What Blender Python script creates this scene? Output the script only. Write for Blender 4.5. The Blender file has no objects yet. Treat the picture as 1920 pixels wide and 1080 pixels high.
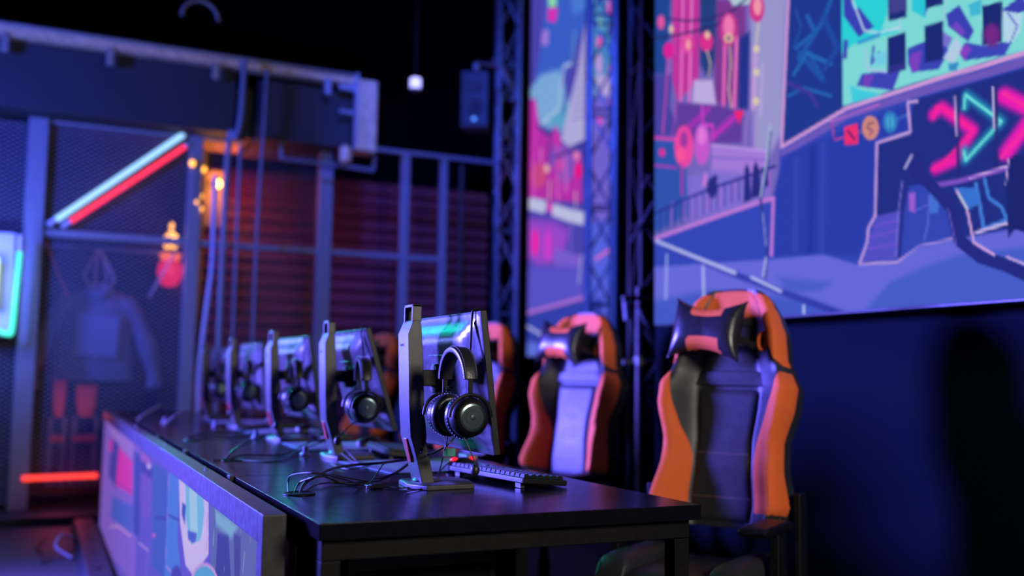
import bpy, bmesh, math, random
import numpy as np
from mathutils import Vector, Matrix
PI = math.pi
random.seed(7)
sc = bpy.context.scene
C = sc.collection

# ------------------------------------------------------------------ camera
DT = 0.78                                   # desk top height
yaw, pitch, roll = math.radians(25.09), math.radians(5.115), math.radians(0.836)
fwd = Vector((math.sin(yaw)*math.cos(pitch), math.cos(yaw)*math.cos(pitch), math.sin(pitch)))
rt = Vector((math.cos(yaw), -math.sin(yaw), 0)); up = rt.cross(fwd)
r2 = rt*math.cos(roll) + up*math.sin(roll); u2 = up*math.cos(roll) - rt*math.sin(roll)
cam = bpy.data.cameras.new('camera'); co = bpy.data.objects.new('camera', cam); C.objects.link(co)
co.matrix_world = Matrix(((r2.x, u2.x, -fwd.x, 0), (r2.y, u2.y, -fwd.y, 0), (r2.z, u2.z, -fwd.z, 1.05), (0, 0, 0, 1)))
cam.sensor_width = 36; cam.lens = 36*1867/1920; cam.clip_start = .05
cam.dof.use_dof = True; cam.dof.focus_distance = 2.3; cam.dof.aperture_fstop = 1.5
sc.camera = co
sc.view_settings.view_transform = 'Standard'; sc.view_settings.look = 'None'
sc.view_settings.gamma = 1; sc.view_settings.exposure = 0; sc.view_settings.use_curve_mapping = False

# ------------------------------------------------------------------ world and large lights
w = bpy.data.worlds.new('world'); sc.world = w; w.use_nodes = True
w.node_tree.nodes['Background'].inputs[0].default_value = (.03, .05, .25, 1)
w.node_tree.nodes['Background'].inputs[1].default_value = .022

def light(name, kind, loc, col, power, target=None, size=.3, size_y=None, spot=60, blend=.5):
    l = bpy.data.lights.new(name, kind); l.color = col; l.energy = power
    if kind == 'AREA':
        l.size = size
        if size_y: l.shape = 'RECTANGLE'; l.size_y = size_y
    elif kind == 'SPOT':
        l.spot_size = math.radians(spot); l.spot_blend = blend; l.shadow_soft_size = size
    else: l.shadow_soft_size = size
    o = bpy.data.objects.new(name, l); C.objects.link(o); o.location = loc
    if target is not None:
        o.rotation_euler = (Vector(target)-Vector(loc)).to_track_quat('-Z', 'Y').to_euler()
    return o
# the blue stage wash from the hall's left side, and the weak neutral house light at the right
light('blue_stage_wash', 'SPOT', (-3.3, 6.2, 2.05), (.135, .115, 1.0), 14500, (1.6, 3.0, .9), size=.6, spot=75, blend=.9)
light('violet_stage_wash', 'SPOT', (-2.4, 8.0, 3.3), (.17, .13, 1.0), 2300, (1.2, 4.0, .8), size=.25, spot=70, blend=.8)
light('blue_cage_wash', 'SPOT', (-2.2, 5.6, 2.6), (.05, .10, 1.0), 1500, (1.2, 8.2, 2.45), size=.2, spot=72, blend=1)
light('cyan_highlight_spot', 'SPOT', (.45, 7.65, 2.55), (.0, .80, .72), 600, (.93, 4.3, 1.2), size=.35, spot=17, blend=.6)  # added narrow spot, puts the cyan highlight on the monitor backs
light('house_light', 'AREA', (1.6, -1.9, 2.3), (1.0, .90, .78), 130, (1.8, 3.4, .9), size=.8)
light('blue_truss_wash', 'SPOT', (1.6, 4.2, 4.6), (.05, .10, 1.0), 1500, (4.3, 8.6, 2.6), size=.15, spot=60, blend=.8)

# ------------------------------------------------------------------ materials
def lin(c): return tuple(((v/255+.055)/1.055)**2.4 if v > 10 else v/255/12.92 for v in c)
def mat(name, col, rough=.5, metal=0, emit=None, strength=1, noise=0, nscale=40, bump=0, bscale=300, spec=.5, coat=0, trans=0, stretch=None):
    m = bpy.data.materials.new(name); m.use_nodes = True
    nt = m.node_tree; b = nt.nodes['Principled BSDF']
    b.inputs['Base Color'].default_value = (*col, 1); b.inputs['Roughness'].default_value = rough
    b.inputs['Metallic'].default_value = metal; b.inputs['Specular IOR Level'].default_value = spec
    b.inputs['Coat Weight'].default_value = coat; b.inputs['Transmission Weight'].default_value = trans
    if emit: b.inputs['Emission Color'].default_value = (*emit, 1); b.inputs['Emission Strength'].default_value = strength
    tc = nt.nodes.new('ShaderNodeTexCoord'); src = tc.outputs['Object']
    if stretch:
        mp = nt.nodes.new('ShaderNodeMapping'); mp.inputs['Scale'].default_value = stretch
        nt.links.new(src, mp.inputs[0]); src = mp.outputs[0]
    n = nt.nodes.new('ShaderNodeTexNoise'); n.inputs['Scale'].default_value = nscale; n.inputs['Detail'].default_value = 4
    nt.links.new(src, n.inputs['Vector'])
    rp = nt.nodes.new('ShaderNodeMapRange'); nt.links.new(n.outputs[0], rp.inputs[0])
    rp.inputs[3].default_value = max(rough-.06-noise*.15, .02); rp.inputs[4].default_value = min(rough+.06+noise*.15, 1)
    nt.links.new(rp.outputs[0], b.inputs['Roughness'])
    if noise:
        mx = nt.nodes.new('ShaderNodeMixRGB'); mx.blend_type = 'MIX'
        mx.inputs[1].default_value = (*[c*(1-noise) for c in col], 1); mx.inputs[2].default_value = (*[min(c*(1+noise), 1) for c in col], 1)
        nt.links.new(n.outputs[0], mx.inputs[0]); nt.links.new(mx.outputs[0], b.inputs['Base Color'])
    if bump:
        n2 = nt.nodes.new('ShaderNodeTexNoise'); n2.inputs['Scale'].default_value = bscale; nt.links.new(tc.outputs['Object'], n2.inputs['Vector'])
        bp = nt.nodes.new('ShaderNodeBump'); bp.inputs['Strength'].default_value = bump; bp.inputs['Distance'].default_value = .002
        nt.links.new(n2.outputs[0], bp.inputs['Height']); nt.links.new(bp.outputs[0], b.inputs['Normal'])
    return m
def glow(name, rgb, s): return mat(name, (.02, .02, .02), .3, emit=lin(rgb), strength=s)
def nospec(m, s=.08):
    m.node_tree.nodes['Principled BSDF'].inputs['Specular IOR Level'].default_value = s; return m
M = dict(
    floor=mat('floor_black', (.006, .006, .008), .6, noise=.4, nscale=6),
    carpet=mat('grey_carpet', (.05, .042, .042), .95, noise=.7, nscale=45, bump=.6, bscale=160),
    wall=mat('dark_wall', (.002, .0025, .0035), .9, noise=.3, nscale=3, bump=.1, spec=.06),
    wallblue=mat('navy_wall', (.0010, .0040, .0085), .9, noise=.15, nscale=3, bump=.1, spec=.08),
    ceil=mat('ceiling_black', (.003, .003, .0035), .95, noise=.3, nscale=2, spec=.05),
    desk=mat('desk_laminate', (.0035, .0035, .006), .21, noise=.25, nscale=25, bump=.01, bscale=400, spec=.11),
    deskmetal=mat('desk_steel', (.003, .003, .0035), .45, noise=.2, nscale=60, spec=.15),
    frame=mat('panel_frame', (.022, .020, .024), .40, noise=.2, nscale=50, bump=.08),
    plastic=mat('monitor_plastic', (.036, .035, .038), .42, noise=.12, nscale=120, bump=.15, bscale=900),
    shell=mat('monitor_shell', (.040, .038, .042), .30, noise=.1, nscale=80, bump=.08, bscale=900, spec=.6),
    black=mat('black_plastic', (.005, .005, .006), .42, noise=.15, nscale=80, spec=.3),
    rubber=mat('black_rubber', (.010, .010, .011), .45, noise=.15, nscale=90),
    leather=mat('black_leather', (.016, .016, .018), .38, noise=.15, nscale=60, bump=.25, bscale=260),
    cushion=mat('cushion_leather', (.016, .016, .018), .32, noise=.15, nscale=60, bump=.2, bscale=160),
    disc=mat('brushed_disc', (.09, .13, .14), .24, metal=.9, nscale=3),
    red=mat('red_lining', (.30, .006, .012), .4, noise=.1),
    screen=mat('screen_glass', (.01, .01, .012), .08),
    chairblack=mat('chair_black_leather', (.022, .023, .027), .45, noise=.12, nscale=40, bump=.22, bscale=320),
    orange=mat('chair_orange_leather', (.80, .145, .040), .6, noise=.06, nscale=30, bump=.18, bscale=320, spec=.15),
    keys=mat('keycap_black', (.006, .006, .007), .5, noise=.1, spec=.15),
    padcloth=mat('mousepad_cloth', (.10, .10, .11), .8, noise=.15, nscale=300, bump=.2, bscale=900),
    tag=mat('teal_tag', (.015, .22, .19), .5, noise=.1),
    truss=mat('truss_aluminium', (.22, .23, .26), .38, metal=.6, noise=.15, nscale=20),
    darksteel=mat('black_truss', (.012, .014, .02), .6, metal=.1, noise=.15, nscale=20),
    post=mat('painted_steel', (.11, .12, .16), .5, noise=.15, nscale=20),
    wire=mat('mesh_wire', (.13, .14, .22), .5, metal=.2, noise=.1),
    soffit=mat('soffit_board', (.004, .008, .015), .7, noise=.12, nscale=4),
    foil=mat('duct_metal', (.45, .34, .22), .5, metal=.3, noise=.5, nscale=18, bump=.6, bscale=40),
    siding=mat('red_siding', (.10, .014, .022), .55, noise=.35, nscale=10, stretch=(.4, 1, 3)),
    wood=mat('warm_wood', (.42, .20, .07), .55, noise=.4, nscale=14, stretch=(1, 1, .2)),
    fabric=mat('navy_fabric', (.12, .15, .24), .9, noise=.2, nscale=12, bump=.3, bscale=120),
    fabric2=mat('blue_patch_fabric', (.17, .20, .34), .9, noise=.06, nscale=6),
    cord=mat('pale_cord', (.35, .33, .42), .7, noise=.1),
    redcloth=mat('red_plastic', (.45, .03, .04), .5, noise=.2),
    brass=mat('brass', (.7, .42, .14), .3, metal=1, noise=.15),
    sign=mat('haze_board_pale', (.32, .32, .5), .6, noise=.08, nscale=8),  # for the board added to carry the haze around the sign
    neoncyan=glow('neon_cyan', (70, 235, 205), 1.6), neonwhite=glow('neon_white_blue', (150, 205, 255), 1.5),
    neonred=glow('neon_red', (255, 40, 70), 1.7), neonorange=glow('neon_orange_red', (255, 60, 50), 1.7),
    tubewhite=glow('tube_white', (215, 255, 235), 2), bulb=glow('bulb_warm', (255, 190, 90), 12),
    globered=glow('globe_red', (255, 20, 60), 1.0), bulbamber=glow('bulb_amber', (255, 170, 60), 3),
    ledred=glow('led_red', (255, 20, 40), 2), edgeblue=glow('blue_lit_edge', (30, 70, 255), 1.2), ledwhite=glow('led_white', (170, 170, 255), 2.2),
    ledcyan=glow('led_speaker', (80, 140, 255), 2.0), housing=mat('lamp_housing', (.15, .15, .18), .4, noise=.1),
    edging=mat('pad_edging', (.01, .08, .08), .7, noise=.1), ink=mat('dark_print', (.01, .01, .012), .5), thread=mat('stitch_thread', (.30, .20, .18), .6, noise=.1),
    stitch=mat('pale_stitch', (.30, .30, .32), .6, noise=.1),
)

# ------------------------------------------------------------------ helpers
def tag(o, label, cat, group=None):
    o['label'] = label; o['category'] = cat
    if group: o['group'] = group
    return o
def obj(name, bm, m, parent=None, smooth=None, bevel=0, subsurf=0):
    bmesh.ops.recalc_face_normals(bm, faces=bm.faces)
    me = bpy.data.meshes.new(name); bm.to_mesh(me); bm.free()
    o = bpy.data.objects.new(name, me); C.objects.link(o)
    me.materials.append(M[m] if isinstance(m, str) else m)
    if parent: o.parent = parent
    if smooth is None: smooth = True
    if smooth:
        for p in me.polygons: p.use_smooth = True
        me.set_sharp_from_angle(angle=math.radians(38))
    if bevel:
        b = o.modifiers.new('bevel', 'BEVEL'); b.width = bevel; b.segments = 2; b.limit_method = 'ANGLE'; b.angle_limit = math.radians(38)
        b.harden_normals = bool(smooth)
    if subsurf:
        s = o.modifiers.new('subsurf', 'SUBSURF'); s.levels = subsurf; s.render_levels = subsurf
    return o
def thing(name, label, cat, loc=(0, 0, 0), rz=0, group=None):
    o = bpy.data.objects.new(name, None); C.objects.link(o); o.empty_display_size = .1
    o.location = loc; o.rotation_euler = (0, 0, rz)
    return tag(o, label, cat, group)
def struct(name, bm, m, bevel=0, smooth=None):
    o = obj(name, bm, m, None, smooth, bevel); o['kind'] = 'structure'; return o
def copy_tree(o, parent=None):
    c = o.copy(); C.objects.link(c)
    if parent: c.parent = parent
    for ch in list(o.children): copy_tree(ch, c)
    return c
def B(): return bmesh.new()
def box(bm, x0, x1, y0, y1, z0, z1, mtx=None):
    r = bmesh.ops.create_cube(bm, size=1)['verts']
    for v in r:
        v.co = Vector(((x0+x1)/2+v.co.x*(x1-x0), (y0+y1)/2+v.co.y*(y1-y0), (z0+z1)/2+v.co.z*(z1-z0)))
        if mtx is not None: v.co = mtx @ v.co
    return bm
def frame_of(d):
    d = d.normalized(); a = Vector((0, 0, 1)) if abs(d.z) < .9 else Vector((1, 0, 0))
    s = d.cross(a).normalized(); return s, s.cross(d).normalized()
def catmull(P, n=6):
    P = [Vector(p) for p in P]
    if len(P) < 3 or n <= 1: return P
    Q = [2*P[0]-P[1]]+P+[2*P[-1]-P[-2]]; out = []
    for i in range(1, len(Q)-2):
        for k in range(n):
            t = k/n; a, b, c, d = Q[i-1:i+3]
            out.append(.5*((2*b)+(c-a)*t+(2*a-5*b+4*c-d)*t*t+(3*b-a-3*c+d)*t**3))
    return out+[P[-1]]
def tube(bm, pts, r, n=8, sub=6, closed=False, sq=1.0):
    P = catmull(pts, sub); rings = []; prev = None
    N = len(P)
    for i, p in enumerate(P):
        d = (P[(i+1) % N]-P[i-1]) if closed else (P[min(i+1, N-1)]-P[max(i-1, 0)])
        if d.length < 1e-9: d = Vector((0, 0, 1))
        if prev is None: s, t = frame_of(d)
        else:
            s = prev-d.normalized()*prev.dot(d.normalized()); s.normalize(); t = s.cross(d.normalized())
        prev = s; rr = r(i/(N-1)) if callable(r) else r
        rings.append([bm.verts.new(p+s*math.cos(2*PI*k/n)*rr+t*math.sin(2*PI*k/n)*rr*sq) for k in range(n)])
    for i in range(N if closed else N-1):
        a, b = rings[i], rings[(i+1) % N]
        for k in range(n): bm.faces.new((a[k], a[(k+1) % n], b[(k+1) % n], b[k]))
    if not closed: bm.faces.new(rings[0][::-1]); bm.faces.new(rings[-1])
    return bm
def loft(bm, rings, cap=True, closed=False):
    R = [[bm.verts.new(Vector(p)) for p in r] for r in rings]; n = len(R[0])
    for i in range(len(R) if closed else len(R)-1):
        a, b = R[i], R[(i+1) % len(R)]
        for k in range(n): bm.faces.new((a[k], a[(k+1) % n], b[(k+1) % n], b[k]))
    if cap and not closed: bm.faces.new(R[0][::-1]); bm.faces.new(R[-1])
    return bm
def lathe(bm, prof, n=32, axis='z', origin=(0, 0, 0), mtx=None):
    o = Vector(origin); rings = []
    for r, h in prof:
        ring = []
        for k in range(n):
            a = 2*PI*k/n; c, s = r*math.cos(a), r*math.sin(a)
            p = Vector((c, s, h)) if axis == 'z' else (Vector((c, h, s)) if axis == 'y' else Vector((h, c, s)))
            p = o+p
            ring.append(mtx @ p if mtx is not None else p)
        rings.append(ring)
    return loft(bm, rings)
def prism(bm, prof, a, b, plane='xz', mtx=None):
    f = {'xz': lambda p, t: (p[0], t, p[1]), 'xy': lambda p, t: (p[0], p[1], t), 'yz': lambda p, t: (t, p[0], p[1])}[plane]
    R = [[Vector(f(p, t)) for p in prof] for t in (a, b)]
    if mtx is not None: R = [[mtx @ p for p in r] for r in R]
    return loft(bm, R)
def sphere(bm, c, r, sz=1.0, n=16):
    m = Matrix.Translation(c) @ Matrix.Diagonal((r, r, r*sz, 1))
    bmesh.ops.create_uvsphere(bm, u_segments=n, v_segments=n//2, radius=1, matrix=m); return bm
def ell_ring(c, rx, ry, n=20, z=0): return [(c[0]+rx*math.cos(2*PI*k/n), c[1]+ry*math.sin(2*PI*k/n), z) for k in range(n)]
def interp(t, T):
    for (a, va), (b, vb) in zip(T, T[1:]):
        if t <= b:
            k = (t-a)/(b-a); k = k*k*(3-2*k)*.5+k*.5; return va+(vb-va)*k
    return T[-1][1]

# ------------------------------------------------------------------ LED artwork: shapes (Y, Z in millimetres on the screen's own plane)
ART_BIG = [
('p',(44, 66, 172),0,4,[(4258,3348),(1450,2460),(1513,1086),(4245,1078)]),
('p',(112, 98, 176),0,15,[(4258,3348),(3109,2879),(3188,1889),(3229,1802),(4094,1745),(4249,1750)]),
('p',(150, 148, 196),0,22,[(3372,2986),(3109,2879),(3166,2063),(3261,1970),(3347,1987)]),
('p',(22, 66, 136),0,21,[(4156,3137),(3956,3062),(3983,2748),(4011,2541),(4154,2580)]),
('p',(66, 62, 150),0,16,[(4154,2580),(3956,2526),(3974,2371),(3876,2205),(4128,2246)]),
('p',(40, 78, 160),0,26,[(4153,2251),(3898,2191),(3833,2004),(3791,1821),(4127,1762)]),
('p',(186, 46, 142),0,10,[(3956,3116),(3719,3024),(3739,2441),(3911,2382),(3956,2499)]),
('l',(226, 110, 186),20,5,[(3862,2973),(3884,2376)]),
('l',(232, 120, 190),18,5,[(3788,2946),(3815,2358)]),
('l',(206, 70, 160),13,5,[(3920,2968),(3938,2627)]),
('p',(26, 58, 112),0,15,[(3728,2924),(3598,2876),(3604,2504),(3665,2421),(3730,2515)]),
('p',(120, 52, 130),0,14,[(3602,2778),(3393,2705),(3395,2562),(3453,2244),(3625,2299)]),
('p',(26, 44, 122),0,12,[(3439,2552),(3366,2553),(3384,2216),(3449,2231)]),
('l',(228, 100, 176),22,5,[(3541,2571),(3555,2269)]),
('l',(236, 116, 182),19,5,[(3457,2558),(3479,2239)]),
('l',(212, 192, 160),9,5,[(3510,2574),(3500,2449),(3516,2344),(3498,2243)]),
('p',(170, 200, 206),0,9,[(3543,2807),(3339,2734),(3364,2676),(3482,2707)]),
('l',(30, 34, 82),10,5,[(4116,2756),(3965,2720),(3788,2686),(3603,2658),(3460,2694),(3357,2716)]),
('l',(34, 34, 90),8,5,[(4011,2824),(3831,2752),(3663,2707),(3505,2690)]),
('p',(186, 170, 214),0,12,[(3781,2452),(3632,2412),(3605,2281),(3789,2339)]),
('p',(92, 56, 142),0,12,[(3929,2381),(3586,2282),(3416,2216),(3429,2078),(3646,2118),(3911,2194)]),
('l',(172, 40, 172),30,20,[(3824,2232),(3665,2284)]),
('l',(190, 44, 180),33,21,[(3626,2151),(3453,2209)]),
('l',(206, 60, 190),15,5,[(3714,2308),(3706,2218),(3634,2202),(3634,2135)]),
('p',(226, 80, 150),0,11,[(4021,2808),(4024,2793),(4033,2782),(4046,2779),(4061,2784),(4074,2795),(4084,2812),(4087,2830),(4084,2845),(4074,2855),(4061,2858),(4046,2854),(4033,2842),(4024,2826)]),
('p',(224, 200, 170),0,8,[(3947,2749),(3949,2741),(3954,2735),(3961,2733),(3969,2736),(3977,2742),(3982,2751),(3984,2761),(3982,2770),(3977,2776),(3969,2777),(3961,2775),(3954,2768),(3949,2759)]),
('p',(220, 24, 140),0,10,[(3942,2641),(3947,2624),(3959,2613),(3978,2610),(3998,2616),(4017,2630),(4030,2649),(4034,2669),(4030,2686),(4017,2697),(3998,2700),(3978,2694),(3959,2680),(3947,2661)]),
('p',(224, 70, 156),0,10,[(3780,2627),(3785,2608),(3799,2596),(3820,2593),(3843,2600),(3864,2615),(3879,2636),(3884,2658),(3879,2677),(3864,2689),(3843,2692),(3820,2684),(3799,2669),(3785,2648)]),
('p',(236, 170, 150),0,8,[(3806,2629),(3807,2619),(3812,2611),(3819,2608),(3827,2610),(3834,2617),(3839,2628),(3840,2640),(3839,2651),(3834,2658),(3827,2661),(3819,2659),(3812,2651),(3807,2641)]),
('p',(214, 40, 130),0,7,[(3627,2590),(3633,2570),(3647,2557),(3668,2554),(3692,2561),(3713,2577),(3728,2599),(3734,2623),(3728,2643),(3713,2656),(3692,2659),(3668,2652),(3647,2636),(3632,2614)]),
('p',(226, 190, 150),0,7,[(3651,2628),(3653,2620),(3659,2614),(3667,2613),(3676,2616),(3684,2622),(3690,2631),(3692,2641),(3690,2649),(3684,2654),(3676,2655),(3667,2652),(3659,2646),(3653,2637)]),
('l',(206, 176, 150),10,5,[(3676,2562),(3648,2491),(3665,2433)]),
('p',(196, 50, 128),0,10,[(3450,2591),(3456,2560),(3474,2539),(3500,2531),(3529,2540),(3555,2563),(3573,2596),(3579,2633),(3573,2665),(3554,2687),(3528,2693),(3499,2683),(3473,2660),(3456,2627)]),
('p',(236, 120, 170),0,10,[(3476,2612),(3480,2590),(3490,2575),(3506,2569),(3522,2574),(3538,2589),(3548,2612),(3552,2636),(3548,2659),(3537,2674),(3522,2679),(3505,2674),(3490,2658),(3479,2636)]),
('p',(220, 190, 150),0,7,[(3480,2560),(3483,2551),(3493,2547),(3507,2547),(3522,2551),(3536,2560),(3545,2570),(3549,2581),(3545,2590),(3535,2594),(3521,2594),(3506,2589),(3493,2581),(3483,2570)]),
('p',(120, 60, 110),0,7,[(3499,2566),(3500,2562),(3505,2560),(3511,2560),(3517,2562),(3524,2566),(3528,2570),(3529,2575),(3528,2579),(3523,2581),(3517,2581),(3511,2579),(3504,2575),(3500,2570)]),
('p',(206, 40, 124),0,9,[(3270,2625),(3275,2601),(3288,2584),(3308,2579),(3330,2586),(3350,2604),(3364,2630),(3368,2658),(3363,2684),(3349,2700),(3329,2705),(3307,2697),(3287,2679),(3274,2653)]),
('p',(236, 150, 160),0,9,[(3287,2640),(3290,2623),(3298,2611),(3309,2607),(3322,2611),(3333,2623),(3340,2640),(3343,2659),(3340,2677),(3332,2689),(3321,2693),(3308,2689),(3297,2677),(3289,2660)]),
('l',(206, 196, 170),11,5,[(3309,2573),(3324,2493)]),
('l',(188, 150, 206),32,9,[(3331,2471),(3348,2219)]),
('p',(214, 200, 160),0,7,[(3303,2458),(3305,2452),(3311,2448),(3319,2447),(3329,2450),(3337,2456),(3343,2463),(3345,2471),(3343,2478),(3337,2481),(3328,2482),(3319,2479),(3311,2474),(3305,2466)]),
('p',(214, 200, 160),0,7,[(3304,2356),(3306,2350),(3312,2346),(3321,2345),(3330,2347),(3338,2353),(3344,2360),(3346,2368),(3344,2374),(3338,2379),(3330,2379),(3320,2377),(3312,2371),(3306,2364)]),
('p',(214, 200, 160),0,7,[(3309,2232),(3311,2225),(3317,2220),(3326,2218),(3335,2221),(3343,2226),(3349,2234),(3351,2243),(3349,2250),(3343,2255),(3335,2257),(3325,2254),(3317,2249),(3311,2241)]),
('l',(186, 160, 214),14,7,[(3283,2387),(3299,2172)]),
('l',(160, 110, 196),9,5,[(3384,2204),(3407,2057)]),
('l',(160, 110, 196),9,5,[(3334,2204),(3350,2033)]),
('l',(226, 70, 160),10,5,[(3993,2616),(4011,2434),(4038,2248)]),
('l',(190, 60, 170),8,5,[(3920,2371),(3956,2222)]),
('l',(226, 60, 160),13,5,[(4124,2250),(3911,2194)]),
('l',(186, 50, 166),10,5,[(4123,2110),(3920,2059)]),
('p',(220, 40, 140),0,8,[(4015,2153),(4018,2144),(4026,2138),(4037,2136),(4049,2139),(4060,2145),(4068,2154),(4071,2164),(4068,2173),(4060,2179),(4049,2180),(4037,2178),(4026,2172),(4018,2163)]),
('p',(240, 24, 88),0,5,[(3479,2231),(3409,2215),(3446,2164)]),
('p',(236, 66, 150),0,10,[(3782,2134),(3789,2091),(3810,2060),(3841,2046),(3876,2053),(3908,2079),(3930,2119),(3938,2166),(3930,2210),(3908,2241),(3876,2254),(3841,2246),(3810,2219),(3789,2179)]),
('p',(150, 50, 150),0,15,[(3828,2177),(3831,2160),(3840,2147),(3852,2142),(3865,2144),(3878,2155),(3886,2171),(3889,2190),(3886,2207),(3877,2219),(3865,2225),(3852,2222),(3840,2211),(3831,2195)]),
('p',(196, 84, 196),0,12,[(3654,2120),(3660,2078),(3677,2047),(3702,2033),(3729,2038),(3754,2062),(3771,2100),(3777,2146),(3771,2188),(3753,2219),(3728,2233),(3701,2227),(3676,2202),(3660,2164)]),
('p',(224, 120, 210),0,12,[(3682,2163),(3685,2146),(3695,2135),(3708,2130),(3722,2133),(3735,2143),(3745,2159),(3748,2177),(3744,2194),(3735,2206),(3722,2211),(3707,2207),(3694,2197),(3685,2181)]),
('l',(196, 50, 160),13,5,[(3876,2089),(3876,1922)]),
('p',(244, 80, 140),0,10,[(3846,2109),(3849,2094),(3860,2083),(3876,2079),(3894,2083),(3910,2093),(3921,2108),(3925,2124),(3921,2139),(3909,2150),(3894,2153),(3876,2150),(3860,2140),(3849,2125)]),
('p',(160, 118, 206),0,12,[(3642,2117),(3267,2012),(3262,1902),(3401,1892),(3643,1982)]),
('l',(120, 96, 190),7,5,[(3642,2056),(3261,1970)]),
('l',(186, 150, 224),9,5,[(3642,2112),(3260,2006)]),
('p',(124, 106, 200),0,24,[(3833,2004),(3607,1988),(3262,1902),(3246,1805),(3833,1776)]),
('l',(210, 120, 210),24,10,[(3687,1978),(3699,1943)]),
('l',(170, 100, 200),10,10,[(3956,1896),(3965,1799)]),
('l',(170, 100, 200),10,10,[(3855,1900),(3863,1805)]),
('l',(170, 100, 200),10,10,[(3757,1903),(3766,1810)]),
('l',(170, 100, 200),10,10,[(3663,1907),(3672,1815)]),
('l',(170, 100, 200),10,10,[(3573,1910),(3581,1820)]),
('l',(170, 100, 200),9,9,[(3485,1914),(3494,1825)]),
('l',(170, 100, 200),9,9,[(3401,1917),(3409,1830)]),
('l',(170, 100, 200),9,9,[(3320,1920),(3328,1834)]),
('l',(170, 100, 200),9,9,[(3241,1923),(3249,1839)]),
('l',(30, 40, 122),8,5,[(4056,1864),(4056,1764)]),
('l',(30, 40, 122),8,5,[(3995,1870),(3995,1771)]),
('l',(30, 40, 122),8,5,[(3934,1875),(3934,1777)]),
('l',(30, 40, 122),8,5,[(3875,1881),(3876,1784)]),
('l',(30, 40, 122),7,5,[(3818,1886),(3818,1790)]),
('l',(30, 40, 122),7,5,[(3761,1891),(3762,1796)]),
('l',(30, 40, 122),7,5,[(3706,1896),(3707,1803)]),
('l',(30, 40, 122),7,5,[(3652,1901),(3653,1808)]),
('l',(30, 40, 122),7,5,[(3599,1906),(3600,1814)]),
('l',(30, 40, 122),7,5,[(3547,1911),(3548,1820)]),
('l',(30, 40, 122),7,5,[(3497,1916),(3497,1826)]),
('l',(30, 40, 122),7,5,[(3447,1920),(3448,1831)]),
('l',(30, 40, 122),7,5,[(3398,1925),(3399,1837)]),
('l',(30, 40, 122),7,5,[(3350,1929),(3351,1842)]),
('l',(30, 40, 122),7,4,[(3304,1933),(3305,1847)]),
('l',(30, 40, 122),7,4,[(3258,1938),(3259,1852)]),
('l',(30, 40, 126),12,5,[(4122,1863),(3833,1897),(3627,1914),(3419,1923),(3211,1933)]),
('p',(28, 36, 110),0,10,[(3600,1909),(3604,1889),(3615,1874),(3631,1867),(3648,1870),(3664,1882),(3675,1900),(3679,1922),(3675,1943),(3664,1958),(3648,1965),(3630,1962),(3614,1950),(3604,1931)]),
('p',(28, 36, 110),0,5,[(3600,1953),(3601,1947),(3606,1942),(3612,1941),(3619,1942),(3625,1946),(3630,1952),(3631,1958),(3630,1964),(3625,1969),(3619,1970),(3612,1969),(3605,1965),(3601,1959)]),
('p',(28, 34, 108),0,5,[(3417,1813),(3408,1956),(3393,1981),(3376,1950),(3367,1817)]),
('p',(28, 34, 108),0,5,[(3366,1824),(3351,1955),(3333,1979),(3313,1943),(3304,1823)]),
('l',(28, 34, 108),20,4,[(3288,1934),(3262,1868)]),
('p',(18, 50, 128),0,7,[(3102,2876),(1450,2460),(1469,2040),(2053,2072),(2488,2085),(2800,2085),(3161,2004)]),
('l',(24, 92, 166),19,4,[(3074,2395),(2966,2427),(3010,2507)]),
('l',(22, 86, 160),25,8,[(3060,2346),(2921,2456),(2876,2526)]),
('l',(20, 80, 156),21,6,[(2998,2350),(2925,2222),(3059,2368)]),
('l',(26, 100, 170),17,4,[(3092,2289),(3013,2354),(2881,2273)]),
('l',(22, 70, 150),25,8,[(2920,2477),(2845,2326),(2916,2262)]),
('l',(24, 80, 150),11,4,[(3075,2551),(3045,2474),(3090,2399)]),
('l',(26, 96, 168),13,4,[(3125,2209),(3031,2217),(2883,2147)]),
('l',(60, 50, 140),17,4,[(3131,2266),(3000,2188),(2957,2123)]),
('p',(122, 214, 206),0,5,[(2814,2759),(1450,2460),(1469,2040),(2053,2078),(2488,2089),(2822,2090)]),
('p',(36, 206, 206),0,4,[(2816,2632),(2553,2573),(2598,2371),(2622,2329),(2536,2292),(2713,2317),(2767,2313),(2823,2298)]),
('p',(60, 200, 214),0,4,[(2782,2163),(2739,2135),(2615,2083),(2772,2091)]),
('p',(52, 60, 170),0,4,[(2811,2630),(2761,2611),(2764,2467),(2697,2342),(2734,2334),(2809,2440)]),
('p',(52, 60, 170),0,4,[(2754,2443),(2732,2448),(2660,2351),(2697,2338)]),
('l',(190, 214, 230),8,4,[(2764,2488),(2707,2350),(2635,2319),(2535,2307)]),
('p',(56, 62, 172),0,4,[(2749,2152),(2722,2189),(2537,2156),(2575,2089)]),
('p',(110, 60, 180),0,4,[(2723,2147),(2711,2184),(2664,2168),(2686,2127)]),
('l',(46, 150, 200),16,4,[(2735,2313),(2635,2311)]),
('l',(170, 190, 226),8,4,[(2701,2273),(2695,2200),(2593,2160)]),
('l',(60, 66, 176),10,4,[(2662,2275),(2674,2214),(2637,2244)]),
('p',(52, 62, 172),0,4,[(2503,2166),(2504,2220),(2429,2224),(2341,2212),(2332,2154),(2373,2110),(2487,2131)]),
('p',(118, 60, 180),0,4,[(2500,2180),(2485,2199),(2443,2194),(2459,2127),(2487,2131)]),
('p',(110, 200, 220),0,4,[(2662,2251),(2601,2237),(2607,2195),(2651,2200)]),
('p',(52, 60, 168),0,4,[(2337,2288),(2284,2304),(2229,2198),(2251,2169),(2329,2245)]),
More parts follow.
